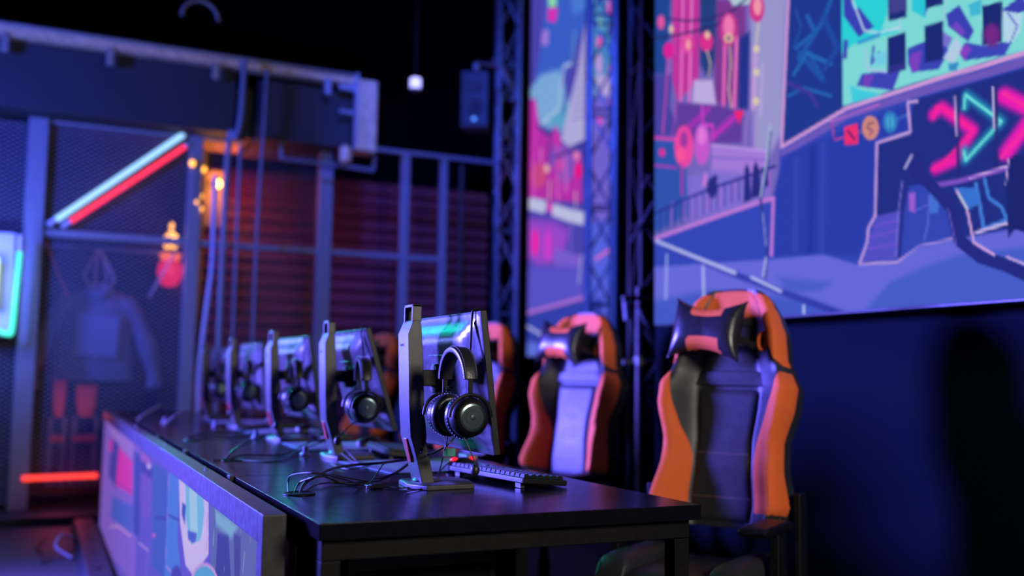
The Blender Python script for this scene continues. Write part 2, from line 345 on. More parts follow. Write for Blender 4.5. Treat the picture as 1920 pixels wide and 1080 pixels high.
('p',(112, 66, 186),0,4,[(2316,2241),(2295,2252),(2262,2205),(2279,2193)]),
('p',(54, 66, 176),0,3,[(2289,2145),(2263,2170),(2198,2139),(2089,2120),(2117,2084),(2269,2110)]),
('p',(130, 60, 184),0,4,[(2289,2145),(2263,2166),(2239,2141),(2269,2110)]),
('p',(36, 196, 206),0,4,[(2478,2466),(2402,2438),(2426,2306),(2481,2351)]),
('p',(60, 66, 176),0,4,[(2402,2419),(2346,2418),(2428,2315)]),
('p',(52, 60, 170),0,3,[(2124,2231),(2047,2257),(2030,2200),(2096,2205)]),
('p',(60, 180, 206),0,3,[(2247,2291),(2197,2292),(2199,2246),(2240,2249)]),
('p',(176, 200, 220),0,4,[(2354,2142),(2298,2199),(2276,2155),(2312,2111)]),
('p',(176, 210, 226),0,3,[(2124,2231),(2049,2196),(2060,2142),(2089,2117),(2119,2126)]),
('l',(90, 90, 190),5,3,[(2101,2215),(2069,2162),(2093,2124)]),
('l',(176, 190, 226),6,4,[(2533,2408),(2540,2303)]),
('l',(170, 190, 226),5,4,[(2335,2339),(2351,2270)]),
('p',(50, 140, 190),0,4,[(2333,2117),(2290,2112),(2300,2086),(2330,2091)]),
('p',(60, 66, 172),0,4,[(2811,2347),(2789,2340),(2796,2270),(2818,2272)]),
('p',(120, 110, 200),0,4,[(2352,2234),(2313,2200),(2332,2172),(2353,2186)]),
('p',(14, 34, 100),0,4,[(2595,2288),(2512,2282),(2515,2150),(2598,2155)]),
('p',(14, 34, 100),0,4,[(2427,2276),(2350,2272),(2354,2140),(2431,2149)]),
('p',(14, 34, 100),0,3,[(2194,2269),(2121,2260),(2125,2129),(2198,2141)]),
('p',(14, 34, 100),0,4,[(2585,2476),(2505,2456),(2508,2337),(2589,2348)]),
('p',(14, 34, 100),0,4,[(2421,2426),(2346,2410),(2349,2329),(2423,2338)]),
('p',(112, 34, 120),0,14,[(2130,2153),(2134,2138),(2143,2127),(2156,2124),(2169,2128),(2182,2139),(2190,2155),(2193,2173),(2189,2189),(2180,2199),(2167,2203),(2153,2198),(2141,2187),(2133,2171)]),
('p',(60, 60, 130),0,11,[(2585,2476),(2505,2456),(2507,2360),(2588,2371)]),
('p',(40, 44, 120),0,4,[(2595,2182),(2517,2177),(2518,2151),(2596,2157)]),
('l',(106, 84, 176),28,4,[(3161,1977),(2795,2051),(2489,2051),(2335,2048),(2045,2042)]),
('l',(206, 150, 206),17,4,[(3109,2879),(3119,2610),(3170,2006),(2800,2079),(2489,2078),(2334,2077),(1911,2065),(1469,2054)]),
('l',(190, 100, 196),6,4,[(2885,2047),(2641,2054)]),
('p',(34, 56, 160),0,10,[(3161,1968),(2490,2029),(2493,1916),(2657,1916),(2669,1650),(2753,1513),(3216,1561),(3223,1801)]),
('l',(60, 70, 180),11,21,[(3082,1935),(3094,1570)]),
('l',(60, 70, 180),10,21,[(2930,1969),(2944,1553)]),
('l',(26, 44, 140),29,25,[(2989,1960),(3011,1561)]),
('p',(22, 40, 118),0,5,[(2483,2031),(2027,2022),(1469,2040),(1505,1274),(2109,1529),(2330,1522),(2533,1490),(2669,1640),(2655,1908),(2502,1914)]),
('l',(206, 60, 140),6,4,[(2879,2038),(2869,1973),(2813,1969)]),
('p',(236, 40, 96),0,4,[(2815,2011),(2747,2007),(2746,1931),(2814,1939)]),
('l',(60, 20, 90),8,4,[(2796,1990),(2764,1951)]),
('p',(206, 134, 112),0,4,[(2643,1968),(2648,1949),(2660,1936),(2676,1931),(2695,1935),(2711,1947),(2722,1966),(2726,1987),(2722,2006),(2709,2019),(2693,2024),(2674,2019),(2658,2007),(2647,1989)]),
('l',(110, 60, 90),6,4,[(2668,1993),(2694,1995),(2700,1981),(2674,1963),(2690,1951)]),
('l',(190, 110, 140),6,4,[(2742,1974),(2721,1973)]),
('p',(40, 120, 186),0,4,[(2556,1970),(2560,1953),(2570,1941),(2584,1936),(2599,1940),(2613,1951),(2622,1967),(2625,1986),(2621,2003),(2611,2014),(2597,2019),(2582,2015),(2568,2004),(2559,1988)]),
('p',(70, 170, 206),0,6,[(2573,1974),(2575,1962),(2580,1954),(2587,1950),(2595,1952),(2602,1959),(2606,1969),(2608,1982),(2606,1993),(2601,2001),(2594,2005),(2586,2003),(2579,1996),(2575,1986)]),
('l',(40, 100, 170),6,4,[(2589,2014),(2591,1937)]),
('l',(70, 130, 200),6,4,[(2556,1981),(2508,1983)]),
('l',(200, 160, 216),11,4,[(2467,2023),(2509,2029),(2500,1921),(2655,1915),(2669,1650)]),
('l',(200, 160, 220),11,4,[(2669,1650),(2703,1609),(2710,1557),(2751,1481),(2569,1471),(2473,1520),(2329,1527)]),
('p',(78, 74, 186),0,4,[(2661,1648),(2552,1652),(2571,1482),(2737,1491)]),
('l',(110, 80, 200),6,4,[(2677,1612),(2558,1621)]),
('l',(110, 80, 200),6,4,[(2694,1575),(2564,1584)]),
('l',(110, 80, 200),6,4,[(2710,1532),(2570,1539)]),
('p',(44, 66, 170),0,4,[(2553,1643),(2514,1731),(2389,1728),(2338,1612),(2329,1530),(2473,1520),(2557,1483)]),
('l',(90, 100, 210),7,4,[(2423,1688),(2433,1589),(2450,1536)]),
('p',(60, 110, 200),0,4,[(2423,1697),(2379,1663),(2392,1619),(2425,1624)]),
('p',(150, 90, 200),0,4,[(2513,1708),(2485,1707),(2487,1633),(2514,1646)]),
('l',(90, 90, 200),7,4,[(2482,1642),(2436,1653)]),
('l',(235, 20, 160),43,16,[(2400,1960),(2364,1975),(2243,1870),(2317,1787),(2394,1773)]),
('l',(246, 30, 140),11,4,[(2400,1947),(2386,1984),(2355,1969),(2239,1867),(2365,1786),(2410,1772)]),
('l',(236, 20, 170),56,17,[(2125,1955),(2014,1877),(2120,1774)]),
('l',(246, 40, 150),12,3,[(2125,1963),(2006,1867),(2139,1761)]),
('l',(30, 150, 180),28,17,[(2270,1956),(2264,1994),(2136,1875),(2275,1779),(2276,1811)]),
('l',(110, 224, 214),9,3,[(2276,1949),(2269,1995),(2136,1875),(2275,1776),(2279,1808)]),
('l',(30, 34, 100),12,4,[(2300,1999),(2304,1731)]),
('l',(196, 170, 216),7,4,[(2311,2000),(2306,1866)]),
('l',(30, 34, 100),12,3,[(2151,1996),(2160,1736)]),
('l',(186, 170, 216),7,3,[(2163,1992),(2163,1861)]),
('l',(130, 80, 190),16,5,[(2422,1716),(2303,1713),(2125,1723)]),
('l',(206, 170, 220),5,3,[(2261,1716),(2121,1729)]),
('l',(60, 120, 206),14,3,[(2237,1693),(2213,1551)]),
('l',(60, 120, 206),12,3,[(2204,1703),(2190,1639),(2145,1604),(2127,1561),(2205,1545)]),
('p',(50, 110, 200),0,3,[(2324,1695),(2237,1681),(2227,1627),(2274,1611)]),
('l',(200, 180, 226),10,3,[(2242,1535),(2124,1551)]),
('p',(98, 102, 208),0,8,[(4248,1609),(3216,1548),(2938,1538),(2754,1479),(2569,1467),(2474,1517),(2308,1524),(2054,1530),(1490,1586),(1517,1005),(4244,919)]),
('p',(62, 84, 188),0,23,[(4247,1425),(3670,1451),(3015,1372),(2790,1288),(2903,1122),(4245,1078)]),
('p',(66, 90, 192),0,13,[(2818,1240),(2607,1402),(2441,1447),(2310,1470),(2056,1469),(1497,1450),(1513,1086)]),
('p',(70, 88, 190),0,17,[(3201,1472),(2897,1426),(2955,1399),(3138,1402)]),
('l',(190, 120, 206),19,5,[(4098,1740),(3668,1774),(3304,1800),(3223,1801),(3239,1568)]),
('l',(44, 54, 160),26,9,[(4010,1690),(3478,1507),(2871,1312),(2686,1255)]),
('l',(176, 184, 232),17,5,[(4093,1726),(3791,1621),(3629,1566),(3478,1514)]),
('l',(176, 184, 232),13,4,[(3370,1486),(3182,1413)]),
('l',(160, 176, 232),15,8,[(4001,1648),(4010,1437)]),
('l',(170, 184, 232),17,5,[(3709,1563),(3702,1320)]),
('l',(180, 190, 234),13,4,[(3048,1345),(3049,1299)]),
('l',(40, 50, 130),16,4,[(3239,2079),(3275,1882),(3304,1807),(3266,1588),(3281,1478)]),
('l',(166, 184, 206),11,4,[(3239,2113),(3268,1949),(3304,1823)]),
('l',(150, 160, 226),7,4,[(3291,1749),(3272,1611)]),
('l',(180, 190, 232),11,4,[(3273,1558),(3291,1484)]),
('l',(26, 36, 116),42,3,[(2490,1779),(2422,1725),(2335,1629),(2309,1519),(2228,1455),(2132,1418),(2007,1355)]),
('l',(26, 36, 116),63,4,[(2477,1818),(2474,1771)]),
('l',(206, 160, 214),9,3,[(2312,1683),(2274,1617),(2251,1504),(2177,1456)]),
('l',(180, 210, 214),5,3,[(2304,1669),(2272,1616)]),
('l',(190, 160, 220),8,3,[(2131,1444),(2067,1415)]),
('l',(110, 90, 190),5,4,[(2348,1627),(2320,1503)]),
('l',(28, 40, 120),15,4,[(2511,1768),(2543,1641),(2561,1493)]),
('l',(196, 186, 226),9,4,[(2497,1837),(2527,1799)]),
('l',(120, 110, 206),6,4,[(2540,1754),(2562,1644),(2576,1494)]),
('p',(16, 30, 96),0,3,[(2115,1748),(2092,1760),(2055,1750),(2046,1504),(2100,1528),(2123,1505),(2128,1649)]),
('l',(196, 160, 216),5,3,[(2115,1748),(2127,1674)])]
ART_SIDE = [
('p',(74, 66, 172),0,10,[(10110,6130),(6756,4761),(6754,672),(9909,513)]),
('p',(56, 92, 196),0,33,[(9016,5335),(8110,4994),(8207,4496),(8635,4084),(9355,3989),(9147,4686)]),
('p',(70, 120, 210),0,26,[(8564,5054),(7430,4738),(8105,4621),(8478,4639)]),
('p',(120, 166, 214),0,44,[(9463,4134),(9172,4231),(8751,4171),(8609,3913),(8492,3640),(8795,3519),(9158,3683),(9460,4015)]),
('p',(90, 160, 200),0,32,[(8977,3755),(8517,3781),(8623,3508),(8912,3544)]),
('l',(90, 140, 200),42,32,[(8442,4463),(8480,4149)]),
('p',(172, 168, 214),0,10,[(8187,4585),(8083,4550),(8065,3333),(8530,3321),(8712,3435),(8369,4064)]),
('l',(130, 110, 196),15,10,[(8310,4368),(8111,4359)]),
('l',(130, 110, 196),15,10,[(8325,4298),(8110,4285)]),
('l',(130, 110, 196),15,10,[(8340,4227),(8109,4211)]),
('l',(130, 110, 196),15,10,[(8355,4157),(8108,4138)]),
('l',(130, 110, 196),15,10,[(8370,4086),(8107,4064)]),
('l',(130, 110, 196),15,10,[(8385,4015),(8105,3991)]),
('l',(130, 110, 196),15,10,[(8400,3944),(8104,3917)]),
('l',(130, 110, 196),15,10,[(8415,3873),(8103,3844)]),
('l',(130, 110, 196),15,10,[(8430,3802),(8102,3771)]),
('l',(130, 110, 196),15,10,[(8445,3731),(8101,3698)]),
('l',(130, 110, 196),15,10,[(8460,3659),(8100,3625)]),
('l',(130, 110, 196),15,10,[(8475,3588),(8099,3552)]),
('l',(170, 190, 224),38,11,[(8524,4162),(8659,4173),(8765,3760),(9146,3698)]),
('l',(70, 80, 180),43,21,[(8579,4123),(8650,3705)]),
('p',(140, 220, 170),0,11,[(9034,5110),(8841,5041),(8836,4859),(9005,4904)]),
('p',(214, 46, 176),0,11,[(9029,4901),(8812,4839),(8844,4692),(9026,4762)]),
('p',(160, 120, 220),0,11,[(9147,4697),(8999,4662),(9019,4497),(9168,4553)]),
('p',(70, 130, 190),0,10,[(8157,4692),(7519,4471),(7512,3580),(8066,3359)]),
('p',(112, 96, 204),0,29,[(8071,3722),(7421,3557),(7413,2405),(8053,2491)]),
('p',(226, 100, 190),0,15,[(7887,4186),(7893,4161),(7909,4144),(7933,4139),(7959,4147),(7984,4167),(8001,4194),(8007,4222),(8001,4248),(7985,4264),(7961,4269),(7934,4261),(7910,4241),(7893,4215)]),
('p',(226, 100, 200),0,15,[(7697,4456),(7702,4423),(7718,4400),(7740,4392),(7766,4400),(7790,4424),(7806,4458),(7813,4496),(7807,4529),(7791,4552),(7768,4560),(7742,4551),(7719,4527),(7703,4494)]),
('p',(226, 120, 200),0,15,[(7675,4247),(7680,4222),(7693,4205),(7712,4200),(7733,4206),(7753,4224),(7766,4250),(7771,4278),(7767,4303),(7754,4320),(7734,4325),(7713,4318),(7694,4300),(7680,4275)]),
('p',(190, 150, 220),0,15,[(7894,3983),(7900,3940),(7916,3909),(7939,3896),(7966,3903),(7990,3930),(8008,3970),(8014,4017),(8009,4061),(7993,4092),(7969,4105),(7942,4097),(7918,4070),(7901,4029)]),
('p',(200, 90, 200),0,15,[(7691,3875),(7695,3854),(7708,3841),(7727,3836),(7748,3842),(7768,3857),(7781,3878),(7786,3902),(7782,3922),(7769,3936),(7749,3940),(7728,3934),(7709,3919),(7695,3898)]),
('p',(226, 90, 200),0,15,[(7622,3558),(7629,3543),(7650,3534),(7680,3534),(7713,3542),(7744,3557),(7765,3576),(7773,3596),(7766,3611),(7745,3620),(7714,3620),(7680,3612),(7650,3596),(7629,3577)]),
('p',(226, 90, 200),0,15,[(7887,3432),(7893,3413),(7909,3401),(7933,3397),(7959,3403),(7983,3418),(8000,3437),(8007,3459),(8001,3478),(7984,3490),(7961,3493),(7934,3487),(7910,3472),(7893,3453)]),
('p',(176, 160, 220),0,20,[(8013,3913),(7681,3822),(7697,3627),(8010,3706)]),
('p',(130, 200, 190),0,15,[(7899,4370),(7903,4344),(7914,4326),(7929,4319),(7947,4325),(7963,4342),(7975,4367),(7979,4396),(7976,4422),(7965,4440),(7949,4447),(7931,4441),(7915,4423),(7904,4398)]),
('p',(178, 46, 166),0,22,[(9513,4040),(9292,4008),(9195,3675),(8972,3557),(8808,3599),(8665,3371),(8290,3199),(8261,2725),(9480,2959)]),
('p',(130, 80, 186),0,32,[(8851,3420),(8398,3273),(8341,3051),(8611,2940),(8965,3277)]),
('l',(70, 56, 150),44,11,[(8948,3552),(8964,3221)]),
('l',(224, 60, 190),34,11,[(9303,3947),(9269,3622),(9337,3349)]),
('l',(226, 110, 200),32,11,[(8618,3264),(8588,2882)]),
('l',(236, 130, 200),33,22,[(9151,3426),(9142,3085)]),
('l',(222, 60, 180),38,11,[(8831,3582),(8755,3291)]),
('p',(196, 70, 130),0,34,[(9009,3118),(9027,3063),(9080,3026),(9158,3013),(9247,3028),(9329,3068),(9387,3126),(9409,3190),(9391,3246),(9335,3284),(9254,3295),(9165,3278),(9085,3237),(9030,3180)]),
('p',(224, 180, 170),0,22,[(8951,3185),(8957,3167),(8973,3155),(8997,3150),(9024,3155),(9048,3168),(9066,3187),(9072,3208),(9066,3226),(9050,3239),(9026,3243),(8999,3238),(8975,3225),(8958,3206)]),
('p',(200, 70, 170),0,27,[(8638,3160),(8647,3128),(8671,3107),(8707,3099),(8748,3106),(8786,3128),(8812,3159),(8822,3194),(8814,3226),(8788,3248),(8752,3256),(8711,3248),(8674,3226),(8648,3194)]),
('l',(214, 190, 170),22,11,[(8936,3050),(8954,2804)]),
('l',(214, 190, 170),21,10,[(8391,2850),(8388,2692)]),
('l',(40, 44, 130),28,11,[(9246,3697),(8996,3551),(8854,3565)]),
('l',(40, 40, 120),26,10,[(8847,3276),(8420,3277),(8065,3328)]),
('p',(240, 10, 130),0,15,[(8267,3038),(8273,3003),(8293,2977),(8323,2966),(8356,2972),(8386,2994),(8408,3027),(8416,3065),(8409,3100),(8389,3126),(8359,3136),(8326,3130),(8296,3108),(8275,3075)]),
('p',(240, 130, 170),0,16,[(8322,3194),(8327,3175),(8342,3161),(8363,3156),(8387,3161),(8409,3174),(8424,3194),(8430,3216),(8425,3235),(8410,3249),(8388,3254),(8364,3249),(8343,3236),(8328,3216)]),
('l',(226, 90, 200),34,11,[(9337,3349),(9314,2973)]),
('l',(230, 120, 200),27,11,[(8773,3076),(8756,2828)]),
('l',(184, 188, 222),134,11,[(9375,2885),(9074,2806)]),
('l',(184, 188, 222),126,10,[(8835,2737),(8517,2638),(8227,2566)]),
('p',(214, 40, 176),0,11,[(8991,2848),(8884,2832),(8881,2722),(8988,2749)]),
('p',(150, 70, 196),0,66,[(9474,2739),(8832,2622),(8514,2489),(8652,2198),(9180,2195),(9462,2336)]),
('p',(236, 40, 170),0,28,[(9174,2445),(9181,2383),(9204,2335),(9238,2310),(9277,2314),(9313,2347),(9339,2401),(9350,2466),(9343,2529),(9320,2577),(9285,2601),(9246,2596),(9210,2563),(9185,2509)]),
('p',(206, 60, 200),0,33,[(8885,2384),(8891,2314),(8913,2260),(8945,2231),(8982,2235),(9016,2270),(9041,2330),(9051,2403),(9045,2474),(9023,2529),(8990,2557),(8953,2552),(8919,2516),(8895,2456)]),
('p',(120, 92, 206),0,21,[(8826,2350),(8253,2210),(8292,2085),(8821,2161)]),
('l',(150, 130, 220),16,10,[(8471,2547),(8488,2287)]),
('p',(86, 80, 196),0,53,[(9458,2221),(8047,2088),(8043,1808),(9443,1710)]),
('l',(176, 180, 230),25,15,[(8253,2210),(8311,1959)]),
('p',(50, 62, 168),0,10,[(9443,1710),(8164,1796),(7408,1747),(7402,1006),(9421,981)]),
('l',(176, 110, 206),37,10,[(9418,1725),(8184,1812),(8169,1495)]),
('l',(170, 176, 232),32,11,[(9413,1584),(8850,1413),(8155,1255)]),
('l',(160, 170, 230),27,11,[(9001,1373),(8996,1147)]),
('p',(92, 110, 214),0,22,[(9434,1428),(9098,1392),(8802,1305),(8794,988),(9421,981)]),
('p',(84, 96, 220),0,29,[(8134,2502),(7413,2500),(7408,1770),(8123,1793)]),
('l',(226, 110, 190),29,10,[(7988,2152),(7636,2242),(7412,2282)]),
('l',(186, 190, 234),28,9,[(7676,1573),(7406,1514)]),
('p',(84, 96, 220),0,29,[(7866,1777),(7408,1747),(7405,1375),(7862,1387)])]
ART_FASCIA = [
('p',(92, 80, 186),0,7,[(14867,1015),(1844,857),(1784,498),(9735,-1756)]),
('p',(124, 92, 196),0,25,[(8552,739),(4695,763),(4612,137),(8020,-135)]),
('p',(150, 110, 200),0,12,[(7072,706),(4954,718),(5029,638),(6264,638)]),
('p',(70, 60, 160),0,9,[(6575,650),(5911,649),(5994,406),(6702,413)]),
('p',(206, 50, 164),0,5,[(5903,638),(4994,631),(4936,484),(6004,420)]),
('l',(120, 40, 150),5,5,[(5932,442),(4945,500)]),
('p',(190, 60, 170),0,7,[(6829,628),(6461,637),(6500,559),(6821,551)]),
('p',(56, 66, 164),0,7,[(4936,687),(4602,689),(4473,359),(4786,335)]),
('p',(70, 90, 190),0,11,[(6221,337),(4851,443),(4841,327),(6312,205)]),
('p',(150, 90, 180),0,4,[(4614,710),(4185,710),(4207,667),(4589,665)]),
('p',(60, 56, 150),0,4,[(4569,675),(4084,678),(4106,635),(4568,626)]),
('p',(190, 160, 220),0,4,[(4151,684),(4156,678),(4177,672),(4210,667),(4248,664),(4283,663),(4310,665),(4321,670),(4315,676),(4293,682),(4259,687),(4221,690),(4186,691),(4161,689)]),
('l',(216, 30, 154),11,4,[(4512,618),(4492,487)]),
('l',(216, 30, 154),11,4,[(4351,637),(4313,471)]),
('l',(220, 34, 156),10,4,[(4193,637),(4160,483)]),
('l',(214, 160, 206),8,6,[(6363,143),(5697,241),(4888,306)]),
('l',(200, 160, 210),6,4,[(4511,335),(4103,370),(4170,241)]),
('p',(56, 88, 170),0,6,[(4095,701),(3588,715),(3524,362),(3963,338)]),
('l',(40, 50, 140),7,4,[(3892,522),(3274,593)]),
('p',(206, 90, 180),0,4,[(3882,458),(3886,455),(3900,450),(3921,445),(3945,442),(3969,440),(3985,440),(3993,442),(3988,446),(3974,451),(3952,456),(3927,459),(3905,461),(3889,461)]),
('p',(66, 120, 204),0,3,[(3557,717),(3268,724),(3255,541),(3005,371),(3546,376)]),
('l',(60, 100, 190),5,3,[(3435,718),(3385,438)]),
('l',(44, 60, 140),7,3,[(3533,578),(3223,600)]),
('l',(214, 130, 200),5,3,[(3557,717),(3529,413),(3085,429)]),
('p',(200, 184, 216),0,3,[(3281,723),(2668,725),(2632,595),(2878,497),(3048,497),(3208,596)]),
('p',(110, 180, 200),0,3,[(3126,724),(2763,725),(2732,688),(2767,607),(2956,571),(3078,621)]),
('p',(160, 200, 206),0,3,[(3041,724),(2885,723),(2831,618),(2976,597)]),
('p',(50, 80, 160),0,3,[(3179,660),(3092,661),(3096,603),(3179,623)]),
('l',(60, 70, 140),3,3,[(2954,667),(2956,571)]),
('p',(60, 90, 180),0,3,[(3034,597),(2893,612),(2926,581),(3015,574)]),
('p',(70, 90, 180),0,3,[(2913,609),(2851,616),(2865,591),(2946,573)]),
('l',(216, 190, 216),6,3,[(3084,567),(2943,564),(2786,603),(2688,666)]),
('l',(200, 100, 170),4,3,[(2682,707),(2670,602)]),
('p',(86, 100, 140),0,4,[(2650,725),(2031,730),(2014,533),(2557,454)]),
('p',(120, 170, 180),0,12,[(2560,716),(2227,723),(2319,681),(2534,681)]),
('p',(50, 56, 110),0,6,[(2505,666),(2355,682),(2295,581),(2516,551)]),
('p',(60, 66, 110),0,6,[(2288,697),(2203,701),(2193,600),(2259,599)]),
('l',(170, 206, 206),3,3,[(2565,670),(2562,629)]),
('l',(180, 220, 220),3,3,[(2154,678),(2164,636)]),
('l',(160, 200, 200),2,3,[(2203,730),(2205,709)]),
('l',(160, 200, 200),2,3,[(2098,725),(2100,707)]),
('l',(150, 190, 190),2,3,[(2395,605),(2399,590)]),
('p',(200, 150, 200),0,3,[(2468,554),(2482,530),(2534,502),(2618,475),(2719,454),(2821,443),(2899,447),(2933,466),(2914,494),(2846,526),(2749,554),(2645,572),(2555,577),(2493,571)]),
('p',(80, 160, 190),0,4,[(2490,547),(2503,525),(2550,500),(2624,476),(2714,457),(2803,449),(2871,452),(2901,469),(2884,494),(2826,523),(2741,547),(2649,563),(2568,568),(2513,562)]),
('p',(60, 60, 150),0,7,[(3119,454),(3126,439),(3156,423),(3203,408),(3259,397),(3313,393),(3354,396),(3373,407),(3365,423),(3331,440),(3281,455),(3224,465),(3172,468),(3135,464)])]
def paint(Yg, Zg, shapes):
    Yc, Zc = np.meshgrid(Yg, Zg); out = np.zeros(Yc.shape+(3,))
    for kind, col, wd, soft, pts in shapes:
        rgb = np.array(col)/255; P = np.array(pts, float)/1000; wd /= 2000; soft /= 1000
        m = wd+soft+.01
        ix = np.where((Yg > P[:, 0].min()-m) & (Yg < P[:, 0].max()+m))[0]; iz = np.where((Zg > P[:, 1].min()-m) & (Zg < P[:, 1].max()+m))[0]
        if not len(ix) or not len(iz): continue
        sl = (slice(iz[0], iz[-1]+1), slice(ix[0], ix[-1]+1)); X, Z = Yc[sl], Zc[sl]
        d = np.full(X.shape, 1e9); inside = np.zeros(X.shape, bool); n = len(P)
        for i in range(n if kind == 'p' else n-1):
            a, b = P[i], P[(i+1) % n]; ab = b-a; L2 = max(ab@ab, 1e-12)
            t = np.clip(((X-a[0])*ab[0]+(Z-a[1])*ab[1])/L2, 0, 1)
            d = np.minimum(d, np.hypot(X-a[0]-t*ab[0], Z-a[1]-t*ab[1]))
            if kind == 'p' and abs(b[1]-a[1]) > 1e-9:
                c = ((a[1] > Z) != (b[1] > Z)) & (X < ab[0]*(Z-a[1])/ab[1]+a[0]); inside ^= c
        s = np.where(inside, -d, d) if kind == 'p' else d-wd
        al = np.clip(.5-s/(2*soft), 0, 1); al = al*al*(3-2*al)
        out[sl] = out[sl]*(1-al[..., None])+rgb*al[..., None]
    return out
def led_mesh(name, Yg, Zg, X, shapes, parent, strength=1.0, side=-1):
    col = paint(Yg, Zg, shapes); ny, nz = len(Yg), len(Zg)
    lo = np.where(col <= .04045, col/12.92, ((col+.055)/1.055)**2.4).reshape(-1, 3)
    V = np.zeros((ny*nz, 3)); Yc, Zc = np.meshgrid(Yg, Zg); V[:, 0] = X; V[:, 1] = Yc.ravel(); V[:, 2] = Zc.ravel()
    i, j = np.meshgrid(np.arange(ny-1), np.arange(nz-1)); a = (j*ny+i).ravel()
    F = np.stack([a, a+ny, a+ny+1, a+1], 1) if side < 0 else np.stack([a, a+1, a+ny+1, a+ny], 1)
    me = bpy.data.meshes.new(name); me.vertices.add(len(V)); me.vertices.foreach_set('co', V.ravel())
    me.loops.add(F.size); me.loops.foreach_set('vertex_index', F.ravel().astype(np.int32))
    me.polygons.add(len(F)); me.polygons.foreach_set('loop_start', np.arange(0, F.size, 4, dtype=np.int32)); me.polygons.foreach_set('loop_total', np.full(len(F), 4, dtype=np.int32))
    me.update(calc_edges=True)
    at = me.color_attributes.new('picture', 'FLOAT_COLOR', 'POINT'); at.data.foreach_set('color', np.concatenate([lo, np.ones((len(lo), 1))], 1).ravel().astype(np.float32))
    m = bpy.data.materials.new(name+'_picture'); m.use_nodes = True; nt = m.node_tree; b = nt.nodes['Principled BSDF']
    at_n = nt.nodes.new('ShaderNodeVertexColor'); at_n.layer_name = 'picture'
    b.inputs['Base Color'].default_value = (.004, .004, .004, 1); b.inputs['Roughness'].default_value = .8; b.inputs['Specular IOR Level'].default_value = .05
    nt.links.new(at_n.outputs[0], b.inputs['Emission Color']); b.inputs['Emission Strength'].default_value = strength
    m.cycles.emission_sampling = 'NONE'
    me.materials.append(m); o = bpy.data.objects.new(name, me); C.objects.link(o); o.parent = parent
    return o

# ------------------------------------------------------------------ the setting
struct('floor', box(B(), -4, 7, -2.5, 12, -.1, 0), 'floor')
struct('ceiling', box(B(), -4, 7, -2.5, 12, 5.7, 5.8), 'ceil')
struct('wall_right', box(B(), 2.86, 3.0, -2.5, 4.35, 0, 5.7), 'wallblue')
struct('wall_right_far', box(B(), 5.6, 5.7, 4.35, 12, 0, 5.7), 'wall')
bm = B(); box(bm, 3.0, 5.6, 4.25, 4.35, 0, 5.7); struct('wall_return', bm, 'wall')
struct('wall_back', box(B(), -4, 5.6, 11.2, 11.3, 0, 5.7), 'wall')
struct('wall_left', box(B(), -4.1, -4, -2.5, 12, 0, 5.7), 'wall')
# carpet laid in front of the cage platform
bm = B(); box(bm, -3.9, .36, -2.4, 6.22, 0, .008); tag(obj('carpet', bm, 'carpet'), 'grey brown carpet on the floor at the lower left corner', 'carpet')
bm = B(); box(bm, -3.9, 3.6, 7.55, 10.2, .002, .06); struct('trim_1', bm, 'floor', bevel=.004)

# soffit box hanging over the cage
SY = 7.7
bm = B(); box(bm, -3.9, 1.25, SY, 8.5, 2.885, 3.36); box(bm, 1.42, 2.22, SY+.02, 8.5, 2.87, 3.34); box(bm, 1.2, 1.5, SY+.2, 8.4, 2.9, 3.3)
struct('trim_2', bm, 'soffit', bevel=.006)
# metal trunking along the soffit, with brackets
t = thing('cable_trunking', 'long worn metal trunking tray running along the top edge of the dark soffit', 'trunking')
bm = B(); prism(bm, [(7.60, 3.37), (7.72, 3.37), (7.72, 3.45), (7.70, 3.45), (7.70, 3.39), (7.62, 3.39), (7.62, 3.44), (7.60, 3.44)], -3.9, 2.16, 'yz'); obj('tray', bm, 'foil', t, bevel=.003)
bm = B(); tube(bm, [(-3.9, 7.58, 3.46), (2.13, 7.58, 3.43)], .014); obj('conduit', bm, 'truss', t)
for x in (-.38, .3, 1.04, 1.9):
    bm = B(); box(bm, x, x+.05, 7.58, 7.64, 3.25, 3.38); obj('bracket', bm, 'truss', t, bevel=.004)
t = thing('duct_end', 'crumpled tan metal duct running down at the right end of the soffit', 'duct')
bm = B(); box(bm, 2.17, 2.34, 7.60, 7.78, 2.83, 3.42); obj('duct', bm, 'foil', t, bevel=.015)
bm = B(); box(bm, 2.14, 2.17, 7.56, 7.62, 2.83, 3.45); obj('edge_rail', bm, 'truss', t, bevel=.004)
obj('bracket', box(B(), 2.02, 2.15, 7.60, 7.66, 3.31, 3.36), 'truss', t, bevel=.004); obj('bracket', box(B(), 2.03, 2.14, 7.6, 7.65, 3.12, 3.15), 'truss', t, bevel=.004)
bm = B(); lathe(bm, [(.03, 0), (.05, .02), (.05, .12), (.02, .15)], 12, 'z', (2.09, 7.62, 2.72)); obj('elbow', bm, 'foil', t)
# warm lit boards under the soffit
bm = B(); box(bm, 1.05, 1.36, 7.95, 8.35, 2.86, 2.885); tag(obj('pelmet_board', bm, 'wood', bevel=.004), 'short warm-lit wooden board under the soffit above the sconce', 'board')

# rectangular conduit loop under the soffit
t = thing('conduit_pipe', 'stepped square metal conduit hung below the soffit right half', 'pipe')
pts = [(1.492,7.75,2.896), (1.605,7.75,2.883), (1.614,7.75,2.735), (1.92,7.75,2.729), (2.138,7.75,2.726), (2.362,7.75,2.714), (2.368,7.75,2.838)]
bm = B()
for a, b in zip(pts, pts[1:]): tube(bm, [a, b], .017, 6, 1)
obj('pipe', bm, 'post', t)

